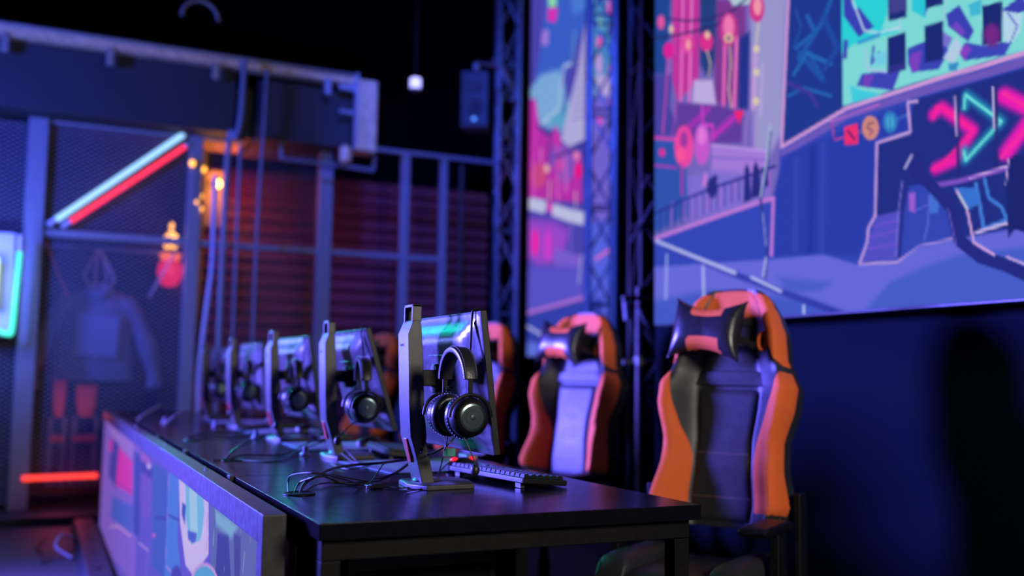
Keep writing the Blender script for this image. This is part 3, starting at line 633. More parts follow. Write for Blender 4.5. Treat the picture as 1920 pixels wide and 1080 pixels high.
# ------------------------------------------------------------------ the cage
CY = 8.0
def post(name, x, x2, z0, z1, w, label, m='post', y=CY, group='upright posts of the cage front'):
    bm = B(); Mx = Matrix.Identity(4)
    loft(bm, [[(x2-w/2, y-w/2, z0), (x2+w/2, y-w/2, z0), (x2+w/2, y+w/2, z0), (x2-w/2, y+w/2, z0)], [(x-w/2, y-w/2, z1), (x+w/2, y-w/2, z1), (x+w/2, y+w/2, z1), (x-w/2, y+w/2, z1)]])
    return tag(obj(name, bm, m, bevel=.006), label, 'post', group)
post('cage_post', -.115, -.115, .06, 2.9, .13, 'steel cage post between the neon sign and the diagonal neon tubes', 'post')
post('cage_post', .995, .995, .06, 2.9, .10, 'blue-lit steel cage post right of the hanging jacket')
post('cage_post', 2.03, 2.03, .06, 2.87, .11, 'wide blue-lit cage post below the stepped conduit')
post('cage_post', 2.72, 2.72, .06, 2.94, .07, 'slim cage post right of the wide post, fourth from the left')
post('cage_post', 3.07, 3.07, .06, 2.93, .06, 'cage post at the end of the middle rail, fifth from the left')
post('cage_post', 3.24, 3.24, .06, 2.9, .035, 'thin faint post farthest right beside the black corner', 'darksteel')
def rail(x0, x1, z, w, label, y=CY, m='post'):
    return tag(obj('cage_rail', box(B(), x0, x1, y-w/2-.01, y+w/2-.01, z-w/2, z+w/2), m, bevel=.005), label, 'rail', 'rails of the cage front')
rail(-.05, .945, 2.052, .055, 'blue-lit horizontal rail under the lower ends of the diagonal neon tubes')
rail(1.045, 3.04, 2.05, .045, 'horizontal rail crossing in front of the red siding at mid height')
rail(-.05, .945, 2.88, .03, 'thin top rail above the diagonal neon tubes')
rail(2.3, 3.6, 2.95, .035, 'top rail of the cage right of the duct end')
rail(-.05, .945, .18, .05, 'low rail near the floor under the red horizontal neon', m='darksteel')
def mesh_panel(x0, x1, z0, z1, label, y=CY+.01, s=.034, r=.0035):
    bm = B(); W, H = x1-x0, z1-z0; k = .62
    for sg in (1, -1):
        c = -H/k if sg > 0 else 0
        cmax = W if sg > 0 else W+H/k
        while c < cmax:
            # line x = c + sg*z/k
            za, zb = 0., H
            xa, xb = c, c+sg*H/k
            pa, pb = Vector((xa, 0)), Vector((xb, H))
            d = pb-pa; t0, t1 = 0., 1.
            if d.x > 0: t0 = max(t0, -pa.x/d.x); t1 = min(t1, (W-pa.x)/d.x)
            else: t0 = max(t0, (W-pa.x)/d.x); t1 = min(t1, -pa.x/d.x)
            if t1-t0 > .004:
                a = pa+d*t0; b = pa+d*t1
                tube(bm, [(x0+a.x, y+sg*r*.6, z0+a.y), (x0+b.x, y+sg*r*.6, z0+b.y)], r, 3, 1)
            c += s/k
    return tag(obj('mesh_panel', bm, 'wire', smooth=False), label, 'mesh panel', 'expanded metal mesh infill of the cage')
mesh_panel(-.05, .945, 2.08, 2.865, 'expanded metal mesh behind the diagonal neon tubes')
mesh_panel(-.05, .945, .21, 2.025, 'tall expanded metal mesh in front of the hanging jacket')
mesh_panel(-1.4, -.18, .1, 2.86, 'expanded metal mesh at the left edge behind the cyan neon frame')
mesh_panel(1.045, 1.975, 2.07, 2.85, 'expanded metal mesh in front of the bright red siding', s=.05, r=.002)
mesh_panel(1.045, 1.975, .1, 2.03, 'expanded metal mesh below the middle rail behind the far monitors', s=.05, r=.002)

# vertical drop pipes and cable in front of the cage
def pipe(pts, r, m, label, name='drop_pipe', cat='pipe', group=None, n=8):
    return tag(obj(name, tube(B(), pts, r, n), m), label, cat, group)
pipe([(1.26, 7.5, 3.40), (1.25, 7.5, 2.98), (1.22, 7.52, 2.80), (1.17, 7.55, 2.62), (1.17, 7.6, .1)], .022, 'post', 'thick pipe dropping from the soffit gap left of the twin pipes')
pipe([(1.43, 7.5, 3.36), (1.42, 7.5, 2.9), (1.40, 7.5, 2.0), (1.40, 7.5, .0)], .013, 'post', 'thin pipe dropping from the soffit gap, right of the twin pipes')
pipe([(1.29, 7.72, 2.8), (1.29, 7.72, .1)], .013, 'post', 'thin pipe beside the wall sconce, left of its twin')
pipe([(1.132,7.85,2.565), (1.136,7.85,2.149), (1.136,7.85,1.86), (1.114,7.85,1.613), (1.088,7.85,1.287), (1.075,7.85,1.044), (1.077,7.85,0.8037), (1.116,7.85,0.1477), (1.123,7.85,0.0685)], .019, 'cord', 'pale hanging cable curving down from the wall sconce behind the far monitors', 'hanging_cable', 'cable')

# neon tubes
def neon(a, b, r, m, label, dotends=True, hook=False, y=CY-.06, group=None):
    a = Vector((a[0], y, a[1])); b = Vector((b[0], y, b[1])); d = (b-a).normalized()
    t = thing('neon_tube', label, 'neon tube', (0, 0, 0), 0, group)
    obj('tube', tube(B(), [a+d*.05, b-d*.05], r, 10, 1), m, t)
    for p, q in ((a, a+d*.05), (b, b-d*.05)):
        e = obj('end_cap', tube(B(), [p-d*.02, q], r*1.05, 10, 1), m if hook else 'cord', t)
    for k in (.2, .5, .8):
        p = a+(b-a)*k; obj('clip', box(B(), p.x-.008, p.x+.008, y, y+.06, p.z-.008, p.z+.008), 'post', t)
    return t
neon((-.005, 2.115), (.93, 2.915), .022, 'neonwhite', 'pale blue white neon tube slanting up over the cage mesh')
neon((.09, 2.11), (.945, 2.82), .019, 'neonred', 'red neon tube slanting up just below the pale one')
neon((-.075, .285), (.42, .292), .020, 'neonorange', 'red horizontal neon tube low on the cage left of the desk panel', hook=True)
neon((-.9, 2.955), (-.165, 2.935), .026, 'neoncyan', 'short cyan neon tube at the upper left edge below the soffit', hook=True)
# neon sign at the left edge
t = thing('neon_sign', 'glowing neon sign at the left edge with a cyan frame around a white lit box', 'sign')
pts = [(-.19, 7.80, 1.88), (-.20, 7.80, 1.6), (-.21, 7.80, 1.33), (-.235, 7.80, 1.30), (-.3, 7.80, 1.32), (-.42, 7.80, 1.37)]
obj('neon_frame', tube(B(), pts, .017, 10, 4), 'neoncyan', t)
obj('end_cap', tube(B(), [(-.19, 7.80, 1.88), (-.19, 7.80, 2.0)], .016, 10, 1), 'cord', t)
obj('lit_box', box(B(), -.75, -.315, 7.76, 7.82, 1.49, 1.83), 'tubewhite', t, bevel=.012)
obj('haze_board', box(B(), -1.3, -.22, 7.86, 7.88, 1.28, 2.02), 'sign', t, bevel=.01)  # added board, lit by the lamp in front to stand in for blue haze
light('neon_sign_glow', 'POINT', (-.55, 7.45, 1.66), (.16, .24, 1.0), 80, size=.12)
light('neon_tube_glow', 'POINT', (.45, 7.8, 2.4), (.55, .25, .9), 1.0, size=.2)
light('red_neon_glow', 'POINT', (.15, 7.75, .25), (1, .08, .12), 1.3, size=.15)

# things behind the mesh
t = thing('hanging_jacket', 'big dark blue jacket hung behind the cage mesh with a plain square patch', 'jacket', (.36, 8.42, 0))
bm = B(); R_ = []
for z, hw, dp, sh in [(.98, .28, .09, 0), (1.1, .28, .10, 0), (1.3, .27, .11, 0), (1.45, .27, .12, 0), (1.56, .25, .11, 0), (1.64, .20, .09, 0), (1.68, .12, .07, 0), (1.71, .08, .06, 0)]:
    R_.append([(hw*math.cos(a)*(1+.03*math.sin(5*a+z*9)), dp*math.sin(a)*(1+.06*math.sin(7*a+z*11)), z) for a in [2*PI*k/28 for k in range(28)]])
loft(bm, R_); obj('jacket_body', bm, 'fabric', t)
for s in (-1, 1):
    pts = [(s*.17, 0, 1.60), (s*.27, .0, 1.50), (s*.36, .01, 1.3), (s*.43, .02, 1.08), (s*.45, .0, .92)]
    obj('sleeve', tube(B(), pts, lambda k: .075-.02*k+.01*math.sin(k*14), 14, 5), 'fabric', t)
bm = B(); tube(bm, [(-.07, -.03, 1.70), (-.06, -.10, 1.66), (0, -.12, 1.63), (.06, -.10, 1.66), (.07, -.03, 1.70), (0, .05, 1.72)], .03, 8, 5, closed=True); obj('collar', bm, 'fabric', t)
bm = B(); prism(bm, [(-.17, 1.17), (.15, 1.15), (.165, 1.47), (-.15, 1.49)], -.135, -.122, 'xz'); obj('square_patch', bm, 'fabric2', t, bevel=.01)
bm = B()
for dx in (-.07, -.02, .04): tube(bm, [(dx*.2, 0, 2.0), (dx, -.02, 1.88), (dx*1.5, -.03, 1.78), (dx*.6, -.02, 1.71)], .008, 6, 5)
tube(bm, [(.0, 0, 2.0), (.08, 0, 1.86), (.11, 0, 1.76), (.05, 0, 1.70)], .009, 6, 5); obj('hanging_loop', bm, 'cord', t)
pipe([(-0.0319,8.14,2.025), (0.047,8.14,1.822), (0.138,8.14,1.602)], .009, 'redcloth', 'red cord slanting down to the left shoulder of the jacket', 'cord', 'cord')
pipe([(0.924,8.14,2.052), (0.8253,8.14,1.848), (0.7172,8.14,1.63)], .010, 'cord', 'pale strap slanting down to the right shoulder of the jacket', 'cord', 'strap')
for px, w_, h_, lab in ((.13, .10, .34, 'narrow red chair back behind the mesh below the jacket'), (.33, .16, .26, 'rounded red chair back behind the mesh below the jacket, beside the desk panel')):
    t = thing('red_chair', lab, 'chair', (px, 8.75, .06), 0)
    bm = B(); prism(bm, [(-w_*.3, .62), (w_*.3, .62), (w_*.45, .72), (w_*.5, .62+h_), (-w_*.5, .62+h_), (-w_*.45, .72)], -.02, .02, 'xz'); obj('backrest', bm, 'redcloth', t, bevel=.012)
    obj('seat', box(B(), -w_*.6, w_*.6, -.02, .3, .42, .47), 'redcloth', t, bevel=.015)
    for sx in (-1, 1):
        for y_ in (0, .28): obj('leg', box(B(), sx*w_*.5-.012, sx*w_*.5+.012, y_-.012, y_+.012, 0, .62 if y_ == 0 else .42), 'post', t)
light('red_floor_glow', 'POINT', (.2, 8.45, .75), (1, .12, .22), 1.6, size=.1)
tag(obj('clothes_rail', tube(B(), [(-.115, 8.42, 2.005), (1.0, 8.42, 2.005)], .012, 8, 1), 'post'), 'thin bar behind the middle rail from which the jacket hangs', 'rail')
# red lantern
t = thing('red_lantern', 'glowing red globe lantern with amber bulb chamber seen behind the middle rail', 'lantern', (.87, 8.25, 0))
obj('finial', lathe(B(), [(.004, 2.24), (.016, 2.22), (.02, 2.20), (.008, 2.17), (.03, 2.15)], 16), 'bulbamber', t)
obj('bulb_chamber', lathe(B(), [(.03, 2.15), (.05, 2.13), (.055, 2.06), (.05, 2.03)], 16), 'bulbamber', t)
obj('bulb', sphere(B(), (.02, -.05, 2.09), .026), 'bulb', t)
obj('neck', lathe(B(), [(.085, 1.985), (.08, 1.96), (.06, 1.93)], 20), mat('amber_glass', (.8, .2, .03), .3, emit=lin((255, 120, 30)), strength=.9), t)
obj('globe', lathe(B(), [(.055, 1.93), (.085, 1.90), (.095, 1.84), (.08, 1.77), (.05, 1.73), (.01, 1.72)], 24), 'globered', t)
light('lantern_glow', 'POINT', (.87, 8.05, 1.85), (1, .12, .2), 1.5, size=.08)
# siding and door jamb lit by the sconce
bm = B()
for k in range(24):
    z = .1+k*.115
    prism(bm, [(8.92, z), (8.90, z+.012), (8.935, z+.10), (8.95, z+.115), (8.99, z+.115), (8.99, z)], 1.18, 3.9, 'yz')
struct('wall_siding', bm, 'siding')
post('door_jamb', 1.075, 1.065, .06, 2.82, .045, 'orange-lit wooden jamb right beside the blue-lit cage post', 'wood', 8.12, None)
t = thing('wall_sconce', 'bright warm sconce with amber box shade hanging left of the red siding', 'lamp', (1.21, 8.3, 0))
obj('shade', prism(B(), [(-.085, 2.62), (.075, 2.62), (.085, 2.66), (.05, 2.70), (-.05, 2.70), (-.09, 2.66)], .0, .10, 'xz'), 'wood', t, bevel=.006)
obj('back_plate', box(B(), -.09, .09, .10, .12, 2.25, 2.70), 'wood', t, bevel=.005)
obj('bulb', sphere(B(), (.0, -.02, 2.585), .036), 'bulb', t)
light('sconce_glow', 'POINT', (1.22, 8.2, 2.56), (1, .42, .12), 5, size=.05)
light('red_siding_glow', 'POINT', (1.45, 8.66, 2.62), (1, .10, .06), 6, size=.1)
light('red_siding_glow', 'POINT', (2.3, 8.4, 2.3), (1, .10, .3), .8, size=.2)
for k, (x, z, r) in enumerate([(.965, 2.66, .022), (1.07, 2.65, .022), (1.06, 2.43, .015), (1.06, 2.33, .018), (1.01, 2.36, .012)]):
    lab = ['small amber bulb left of the blue-lit cage post', 'small amber bulb between the cage post and the sconce', 'tiny amber bulb on the jamb below the upper pair', 'amber bulb lowest on the jamb above the middle rail', 'tiny amber bulb beside the cage post edge above the rail'][k]
    t = thing('fairy_bulb', lab, 'bulb', (x, 7.92 if x < 1.03 else 8.06, z), 0, 'string of amber bulbs by the jamb')
    obj('glass', sphere(B(), (0, 0, 0), r, 1.25), 'bulbamber', t); obj('cap', lathe(B(), [(r*.5, r), (r*.5, r*1.9)], 10), 'brass', t)

pipe([(.965, 7.92, 2.70), (1.01, 7.93, 2.60), (1.005, 7.93, 2.36)], .004, 'black', 'thin dark wire linking the amber bulbs beside the cage post', 'light_string', 'wire')
# ceiling pieces
t = thing('ceiling_lamp', 'small pale violet lamp glowing alone in the dark above the cage', 'lamp', (3.004,8.6,3.757))
obj('lens', lathe(B(), [(.01, -.055), (.04, -.05), (.05, -.03), (.05, .045), (.03, .055)], 20), 'ledwhite', t)
obj('housing', lathe(B(), [(.052, -.07), (.058, -.065), (.058, -.052), (.048, -.052)], 20), 'housing', t)
obj('rod', tube(B(), [(0, 0, .05), (0, 0, 1.9)], .006, 6, 1), 'black', t)
t = thing('ceiling_hoop', 'faint curved metal hoop near the top edge in the dark', 'hoop', (0.8125,6.6,3.355))
obj('hoop', tube(B(), [(.115*math.cos(a), 0, .115*math.sin(a)) for a in [PI*k/10 for k in range(11)]], .012, 8, 2), 'post', t)
obj('hanger', tube(B(), [(0, 0, .115), (0, 0, 2.1)], .006, 6, 1), 'black', t)

# ------------------------------------------------------------------ LED screens
t = thing('led_wall_screen', 'huge LED screen at the right showing a neon night street with pink arrows', 'screen', group=None)
led_mesh('display', np.linspace(1.15, 4.108, 430), np.linspace(1.313, 3.12, 262), 2.695, ART_BIG, t, 1.0)
obj('cabinet', box(B(), 2.70, 2.86, 1.14, 4.108, 1.305, 3.13), 'black', t)
t = thing('led_column_screen', 'tall narrow LED screen between the two lattice trusses', 'screen')
led_mesh('display', np.linspace(7.72, 9.42, 165), np.linspace(1.27, 5.3, 330), 4.595, ART_SIDE, t, 1.0)
obj('cabinet', box(B(), 4.60, 4.75, 7.71, 9.43, 1.26, 5.31), 'black', t)
obj('support_foot', box(B(), 4.64, 4.72, 7.8, 7.9, 0, 1.26), 'black', t); obj('support_foot', box(B(), 4.64, 4.72, 9.2, 9.3, 0, 1.26), 'black', t)

# ------------------------------------------------------------------ trusses
def truss(x, y, z1, w, rz, label, m='truss', rc=.024, rb=.012, step=.42):
    t = thing('lattice_truss', label, 'truss', (x, y, 0), rz); h = w/2
    P = [(-h, -h), (h, -h), (h, h), (-h, h)]
    c0 = obj('chord', tube(B(), [(0, 0, 0), (0, 0, z1)], rc, 10, 1), m, t); c0.location = (*P[0], 0)
    for p in P[1:]:
        c = c0.copy(); C.objects.link(c); c.location = (*p, 0)
    br = obj('diagonal_brace', tube(B(), [(-h, 0, 0), (h, 0, step)], rb, 6, 1), m, t); cr = obj('cross_bar', tube(B(), [(-h, 0, 0), (h, 0, 0)], rb*1.1, 6, 1), m, t)
    first = [True, True]
    n = int(z1/step)
    for f in range(4):
        a = f*PI/2; off = Matrix.Rotation(a, 4, 'Z') @ Vector((0, -h, 0))
        for k in range(n):
            if z1 > 4 and k*step < .35: continue
            b = br if first[0] else br.copy()
            if not first[0]: C.objects.link(b)
            first[0] = False
            flip = (k+f) % 2
            b.location = (off.x, off.y, k*step); b.rotation_euler = (0, 0, a+(PI if flip else 0))
            if k % 2 == 0:
                b = cr if first[1] else cr.copy()
                if not first[1]: C.objects.link(b)
                first[1] = False
                b.location = (off.x, off.y, k*step); b.rotation_euler = (0, 0, a)
    obj('base_plate', box(B(), -h*1.4, h*1.4, -h*1.4, h*1.4, 0, .015), m, t)
    return t
truss(4.17, 9.08, 5.5, .20, -.30, 'tall lattice truss left of the narrow LED screen behind the loudspeaker')
truss(4.30, 7.40, 5.5, .22, -.42, 'tall lattice truss in front of the right side of the narrow LED screen')
truss(3.45, 5.17, 4.2, .34, -.35, 'dark lattice truss in shadow behind the left edge of the huge LED screen', 'darksteel', .016, .012, .5)
# ground support frame below the big screen
strutmat = mat('strut_steel', (.07, .075, .09), .5, metal=.2)
t = thing('support_frame', 'low dark steel support frame with diagonal struts beneath the left end of the huge screen', 'frame')
for (a, b, r) in [((2.816,4.6,1.484), (3.035,4.6,1.491), .014), ((2.757,4.5,1.137), (3.151,4.5,1.15), .013), ((2.911,4.6,1.45), (3.098,4.6,1.101), .014), ((3.01,4.45,1.337), (3.01,4.45,1.082), .013), ((3.209,4.9,2.086), (3.059,4.9,1.847), .013), ((3.187,4.9,2.243), (3.131,4.9,2.174), .012), ((2.956,4.8,1.485), (2.967,4.8,1.38), .02)]:
    obj('strut', tube(B(), [a, b], r, 8, 1), strutmat, t)
obj('upright', tube(B(), [(2.93, 4.62, 0), (2.93, 4.62, 1.55)], .02, 8, 1), 'darksteel', t); obj('upright', tube(B(), [(3.4, 4.62, 0), (3.4, 4.62, 1.55)], .02, 8, 1), 'darksteel', t)
obj('clamp', box(B(), -.015, .015, -.02, .02, -.025, .025, Matrix.Translation((2.83,4.47,1.144))), 'truss', t, bevel=.004)
# loudspeaker on the truss
t = thing('loudspeaker', 'black loudspeaker hung beside the left truss with a small blue light', 'speaker', (3.573,8.5,3.63), -.5)
bm = B(); prism(bm, [(-.13, -.12), (.13, -.12), (.10, .14), (-.10, .14)], -.27, .27, 'xy'); obj('cabinet', bm, mat('speaker_box', (.035, .04, .055), .6, noise=.1), t, bevel=.012)
obj('grille', box(B(), -.115, .115, -.128, -.12, -.25, .25), 'black', t, bevel=.004)
obj('woofer', lathe(B(), [(.085, -.131), (.09, -.136), (.06, -.134), (.02, -.131)], 24, 'y', (0, 0, -.08)), 'darksteel', t)
obj('horn', prism(B(), [(-.07, .06), (.07, .06), (.07, .16), (-.07, .16)], -.134, -.128, 'xz'), 'darksteel', t, bevel=.01)
obj('led', sphere(B(), (.0, -.14, -.195), .018), 'ledcyan', t)
obj('yoke', tube(B(), [(.02, 0, .27), (.02, 0, .38), (.23, .1, .38), (.30, .83, .38)], .012, 8, 1), 'truss', t)
obj('clamp', sphere(B(), (.0, -.02, .34), .03, 1.6), 'truss', t)
for p, lab in (((3.977,8.98,4.237), 'small shiny clamp knob on the left truss above the loudspeaker'), ((4.134,8.92,3.841), 'small shiny clamp knob on the left truss beside the loudspeaker')):
    t = thing('clamp_knob', lab, 'clamp', p); obj('knob', sphere(B(), (0, 0, 0), .026), 'truss', t); obj('stem', tube(B(), [(0, 0, 0), (.03, .1, 0)], .01, 8, 1), 'truss', t)

# ------------------------------------------------------------------ desks and LED fascia
DX0, DX1 = .469, 1.31
def desk(y0, y1, label):
    t = thing('desk', label, 'desk', (0, y0, 0), 0, 'row of black desks')
    L_ = y1-y0
    obj('tabletop', box(B(), DX0, DX1, .002, L_-.002, DT-.032, DT), 'desk', t, bevel=.0018)
    zt = DT-.034
    bm = B(); box(bm, DX0+.012, DX1-.012, .03, .07, zt-.04, zt); box(bm, DX0+.012, DX1-.012, L_-.07, L_-.03, zt-.04, zt)
    box(bm, DX0+.012, DX0+.05, .07, L_-.07, zt-.04, zt); box(bm, DX1-.05, DX1-.012, .07, L_-.07, zt-.04, zt); obj('frame', bm, 'deskmetal', t, bevel=.002)
    for x in (DX0+.012, DX1-.05):
        for y in (.03, L_-.07): obj('leg', box(B(), x, x+.038, y, y+.04, .01, zt-.0405), 'deskmetal', t, bevel=.002)
    return t
bounds = [1.81, 2.712, 3.62, 4.53, 5.44, 6.35, 7.26]
labs = ['nearest black desk with a square steel frame, in front of the closest monitor', 'second black desk from the near end, under the monitor with the tilted-back panel', 'third black desk of the row, beyond the second joint', 'fourth black desk of the row, under the middle far monitor', 'fifth black desk of the row, reddish from the lamps', 'last black desk of the row, against the cage']
for i in range(6): desk(bounds[i], bounds[i+1], labs[i])
for i, y in enumerate(bounds[1:4]):
    tag(obj('joint_bracket', box(B(), DX0-.014, DX0-.001, y-.02, y+.02, DT-.03, DT+.003), 'black', bevel=.002), ['black bracket clipping the first desk joint beside the fascia', 'black bracket at the second desk joint', 'black bracket at the third desk joint'][i], 'bracket', 'brackets at the desk joints')
t = thing('led_fascia', 'long low LED panel with a lavender-lit metal frame running along the desk front', 'screen')
FX0, FX1, FY0, FY1 = .396, .442, 1.955, 7.43
obj('top_rail', box(B(), FX0, FX1, FY0+.0505, FY1, .722, .78), 'frame', t, bevel=.002)
obj('end_post', box(B(), FX0, FX1, FY0, FY0+.05, 0, .78), 'frame', t, bevel=.002)
obj('end_post', box(B(), FX0, FX1, FY1-.04, FY1, 0, .7215), 'frame', t, bevel=.002)
obj('backing', box(B(), FX0+.006, FX1-.002, FY0+.056, FY1-.041, 0.01, .7215), 'black', t)
yy = FY0+.056+(FY1-.041-FY0-.056)*(np.linspace(0, 1, 520)**1.7)
led_mesh('display', yy, np.linspace(.012, .7205, 150), FX0+.005, ART_FASCIA, t, .85)
for y in (2.9, 3.9, 5.2, 6.2): obj('bolt', lathe(B(), [(.005, .78), (.005, .786), (.002, .788)], 12, 'z', (FX1-.016, y, 0)), 'truss', t)
# cable tray on the floor beside the fascia
t = thing('cable_tray', 'dark plastic cable ramp on the floor along the LED panel', 'cable ramp')
obj('ramp', prism(B(), [(.22, .009), (.38, .009), (.36, .06), (.25, .06)], 5.2, 7.4, 'xz'), mat('ramp_plastic', (.012, .012, .018), .45, noise=.4), t, bevel=.004)
for y in (5.5, 6.0, 6.5, 7.0): obj('handle_slot', box(B(), .29, .32, y, y+.06, .058, .062), 'black', t)
pipe([(.2, 6.1, .02), (.12, 6.25, .06), (.15, 6.5, .09), (.24, 6.7, .03)], .008, 'cord', 'pale cable loop on the carpet left of the cable ramp', 'floor_cable', 'cable')
pipe([(.05, 6.0, .02), (.06, 6.25, .03), (.02, 6.6, .02), (.07, 7.0, .02)], .006, 'black', 'dark cable lying across the carpet edge at lower left', 'floor_cable', 'cable')

# ------------------------------------------------------------------ monitor
def make_monitor(tilt, label, group):
    """local origin on the desk under the stand column, +x is the viewing side, y along the desk"""
    t = thing('monitor', label, 'monitor', (0, 0, DT), 0, group)
    # base plate: bevelled polygon
    hexa = [(-.045, .080), (-.060, -.030), (-.030, -.085), (.095, -.075), (.115, .0), (.10, .09)]
    obj('base', loft(B(), [[(x, y, .0) for x, y in hexa], [(x, y, .010) for x, y in hexa], [(x*.93+.003, y*.93, .014) for x, y in hexa]]), 'plastic', t, bevel=.002)
    bm = B(); lathe(bm, [(.030, .013), (.036, .016), (.03, .022), (.02, .024)], 24); obj('base_collar', bm, 'plastic', t)
    w2 = .038
    prof = [(-.026, .012), (.006, .012), (-.022, .131), (-.029, .30), (-.036, .39), (-.040, .405), (-.057, .405), (-.0705, .371), (-.0640, .20), (-.0585, .125), (-.043, .075)]
    bm = B(); prism(bm, prof, -w2, w2, 'xz'); obj('column', bm, 'plastic', t, bevel=.0025)
    # grip loop on top of the column
    bm = B(); box(bm, -.060, -.036, -w2+.002, -w2+.010, .400, .444); box(bm, -.060, -.036, w2-.018, w2-.010, .400, .444); box(bm, -.060, -.036, -w2+.002, w2-.010, .436, .444)
    obj('carry_handle', bm, 'plastic', t, bevel=.002)
    bm = B(); prism(bm, [(-.062, .060), (-.0555, .060), (-.0700, .119), (-.0765, .119)], -.012, .012, 'xz', Matrix.Translation((.0155, 0, 0))); h = obj('cable_hole_lining', bm, 'red', t, bevel=.006)
    # maker's mark on the column
    cu = bpy.data.curves.new('mark', 'FONT'); cu.body = 'ZOWIE'; cu.size = .0085; cu.extrude = .0003; cu.align_x = 'CENTER'
    tmp = bpy.data.objects.new('mark_tmp', cu); me = bpy.data.meshes.new_from_object(tmp); bpy.data.objects.remove(tmp)
    me.materials.append(M['ink']); mk = bpy.data.objects.new('maker_mark', me); C.objects.link(mk); mk.parent = t
    mk.rotation_euler = (PI/2, 0, -PI/2); mk.location = (-.0704, 0.008, .342)
    # arm
    bm = B(); box(bm, -.030, .012, -.022, .022, .245, .285); prism(bm, [(-.022, .235), (-.012, .228), (.012, .228), (.022, .235), (.022, .292), (.012, .30), (-.012, .30), (-.022, .292)], .010, .040, 'yz'); obj('arm', bm, 'black', t, bevel=.003)
    # panel group, tilted about the arm
    Y0, Y1, Z0, Z1 = -.235, .235, -.165, .158
    Mt = Matrix.Translation((.062, 0, .262)) @ Matrix.Rotation(-tilt, 4, 'Y')
    n = 28; bm = B(); G = []
    for j in range(n+1):
        row = []
        for i in range(n+1):
            a, b = i/n*2-1, j/n*2-1
            y = Y0+(Y1-Y0)*i/n; z = Z0+(Z1-Z0)*j/n
            e = 1-max(abs(a)**2.2, abs(b)**2.2); e2 = min(1, max(0, (1-max(abs(a), abs(b)))/.40)); e2 = e2*e2*(3-2*e2)
            dpt = .010+.026*e2
            if b > .35 and abs(a) < .95: dpt += 0
            row.append(bm.verts.new(Mt @ Vector((-dpt, y, z))))
        G.append(row)
    for j in range(n):
        for i in range(n): bm.faces.new((G[j][i], G[j][i+1], G[j+1][i+1], G[j+1][i]))
    obj('back_shell', bm, 'shell', t)
    bm = B(); box(bm, -.0105, .006, Y0-.004, Y1+.004, Z0-.006, Z1+.003, Mt); obj('bezel', bm, 'black', t, bevel=.002)
    bm = B(); box(bm, .0061, .0072, Y0+.006, Y1-.006, Z0+.008, Z1-.006, Mt); obj('screen', bm, 'screen', t)
    # mount plate, round cover and port strip on the shell
    bm = B(); box(bm, -.0385, -.0355, -.05, .05, -.05, .065, Mt); obj('mount_plate', bm, 'shell', t, bevel=.001)
    bm = B(); lathe(bm, [(.026, -.0392), (.026, -.0402), (.0245, -.0405), (.024, -.0390)], 32, 'x', (0, -.012, .02), Mt); obj('round_cover', bm, 'shell', t)
    bm = B(); box(bm, -.044, -.034, -.075, .07, -.092, -.078, Mt); obj('port_cover', bm, 'shell', t, bevel=.0015)
    # strap hook over the near top edge
    bm = B(); tube(bm, [Mt @ Vector(p) for p in [(.010, -.205, .156), (.004, -.205, .164), (-.012, -.205, .164), (-.018, -.205, .15), (-.030, -.206, .08), (-.040, -.210, .045)]], .0028, 6, 5)
    tube(bm, [Mt @ Vector((-.040, -.210, .045)), Vector((-.002, -.19, .318)), Vector((-.010, -.225, .312)), Vector((-.018, -.245, .322))], .0028, 6, 4); obj('headset_hook', bm, 'black', t)
    return t

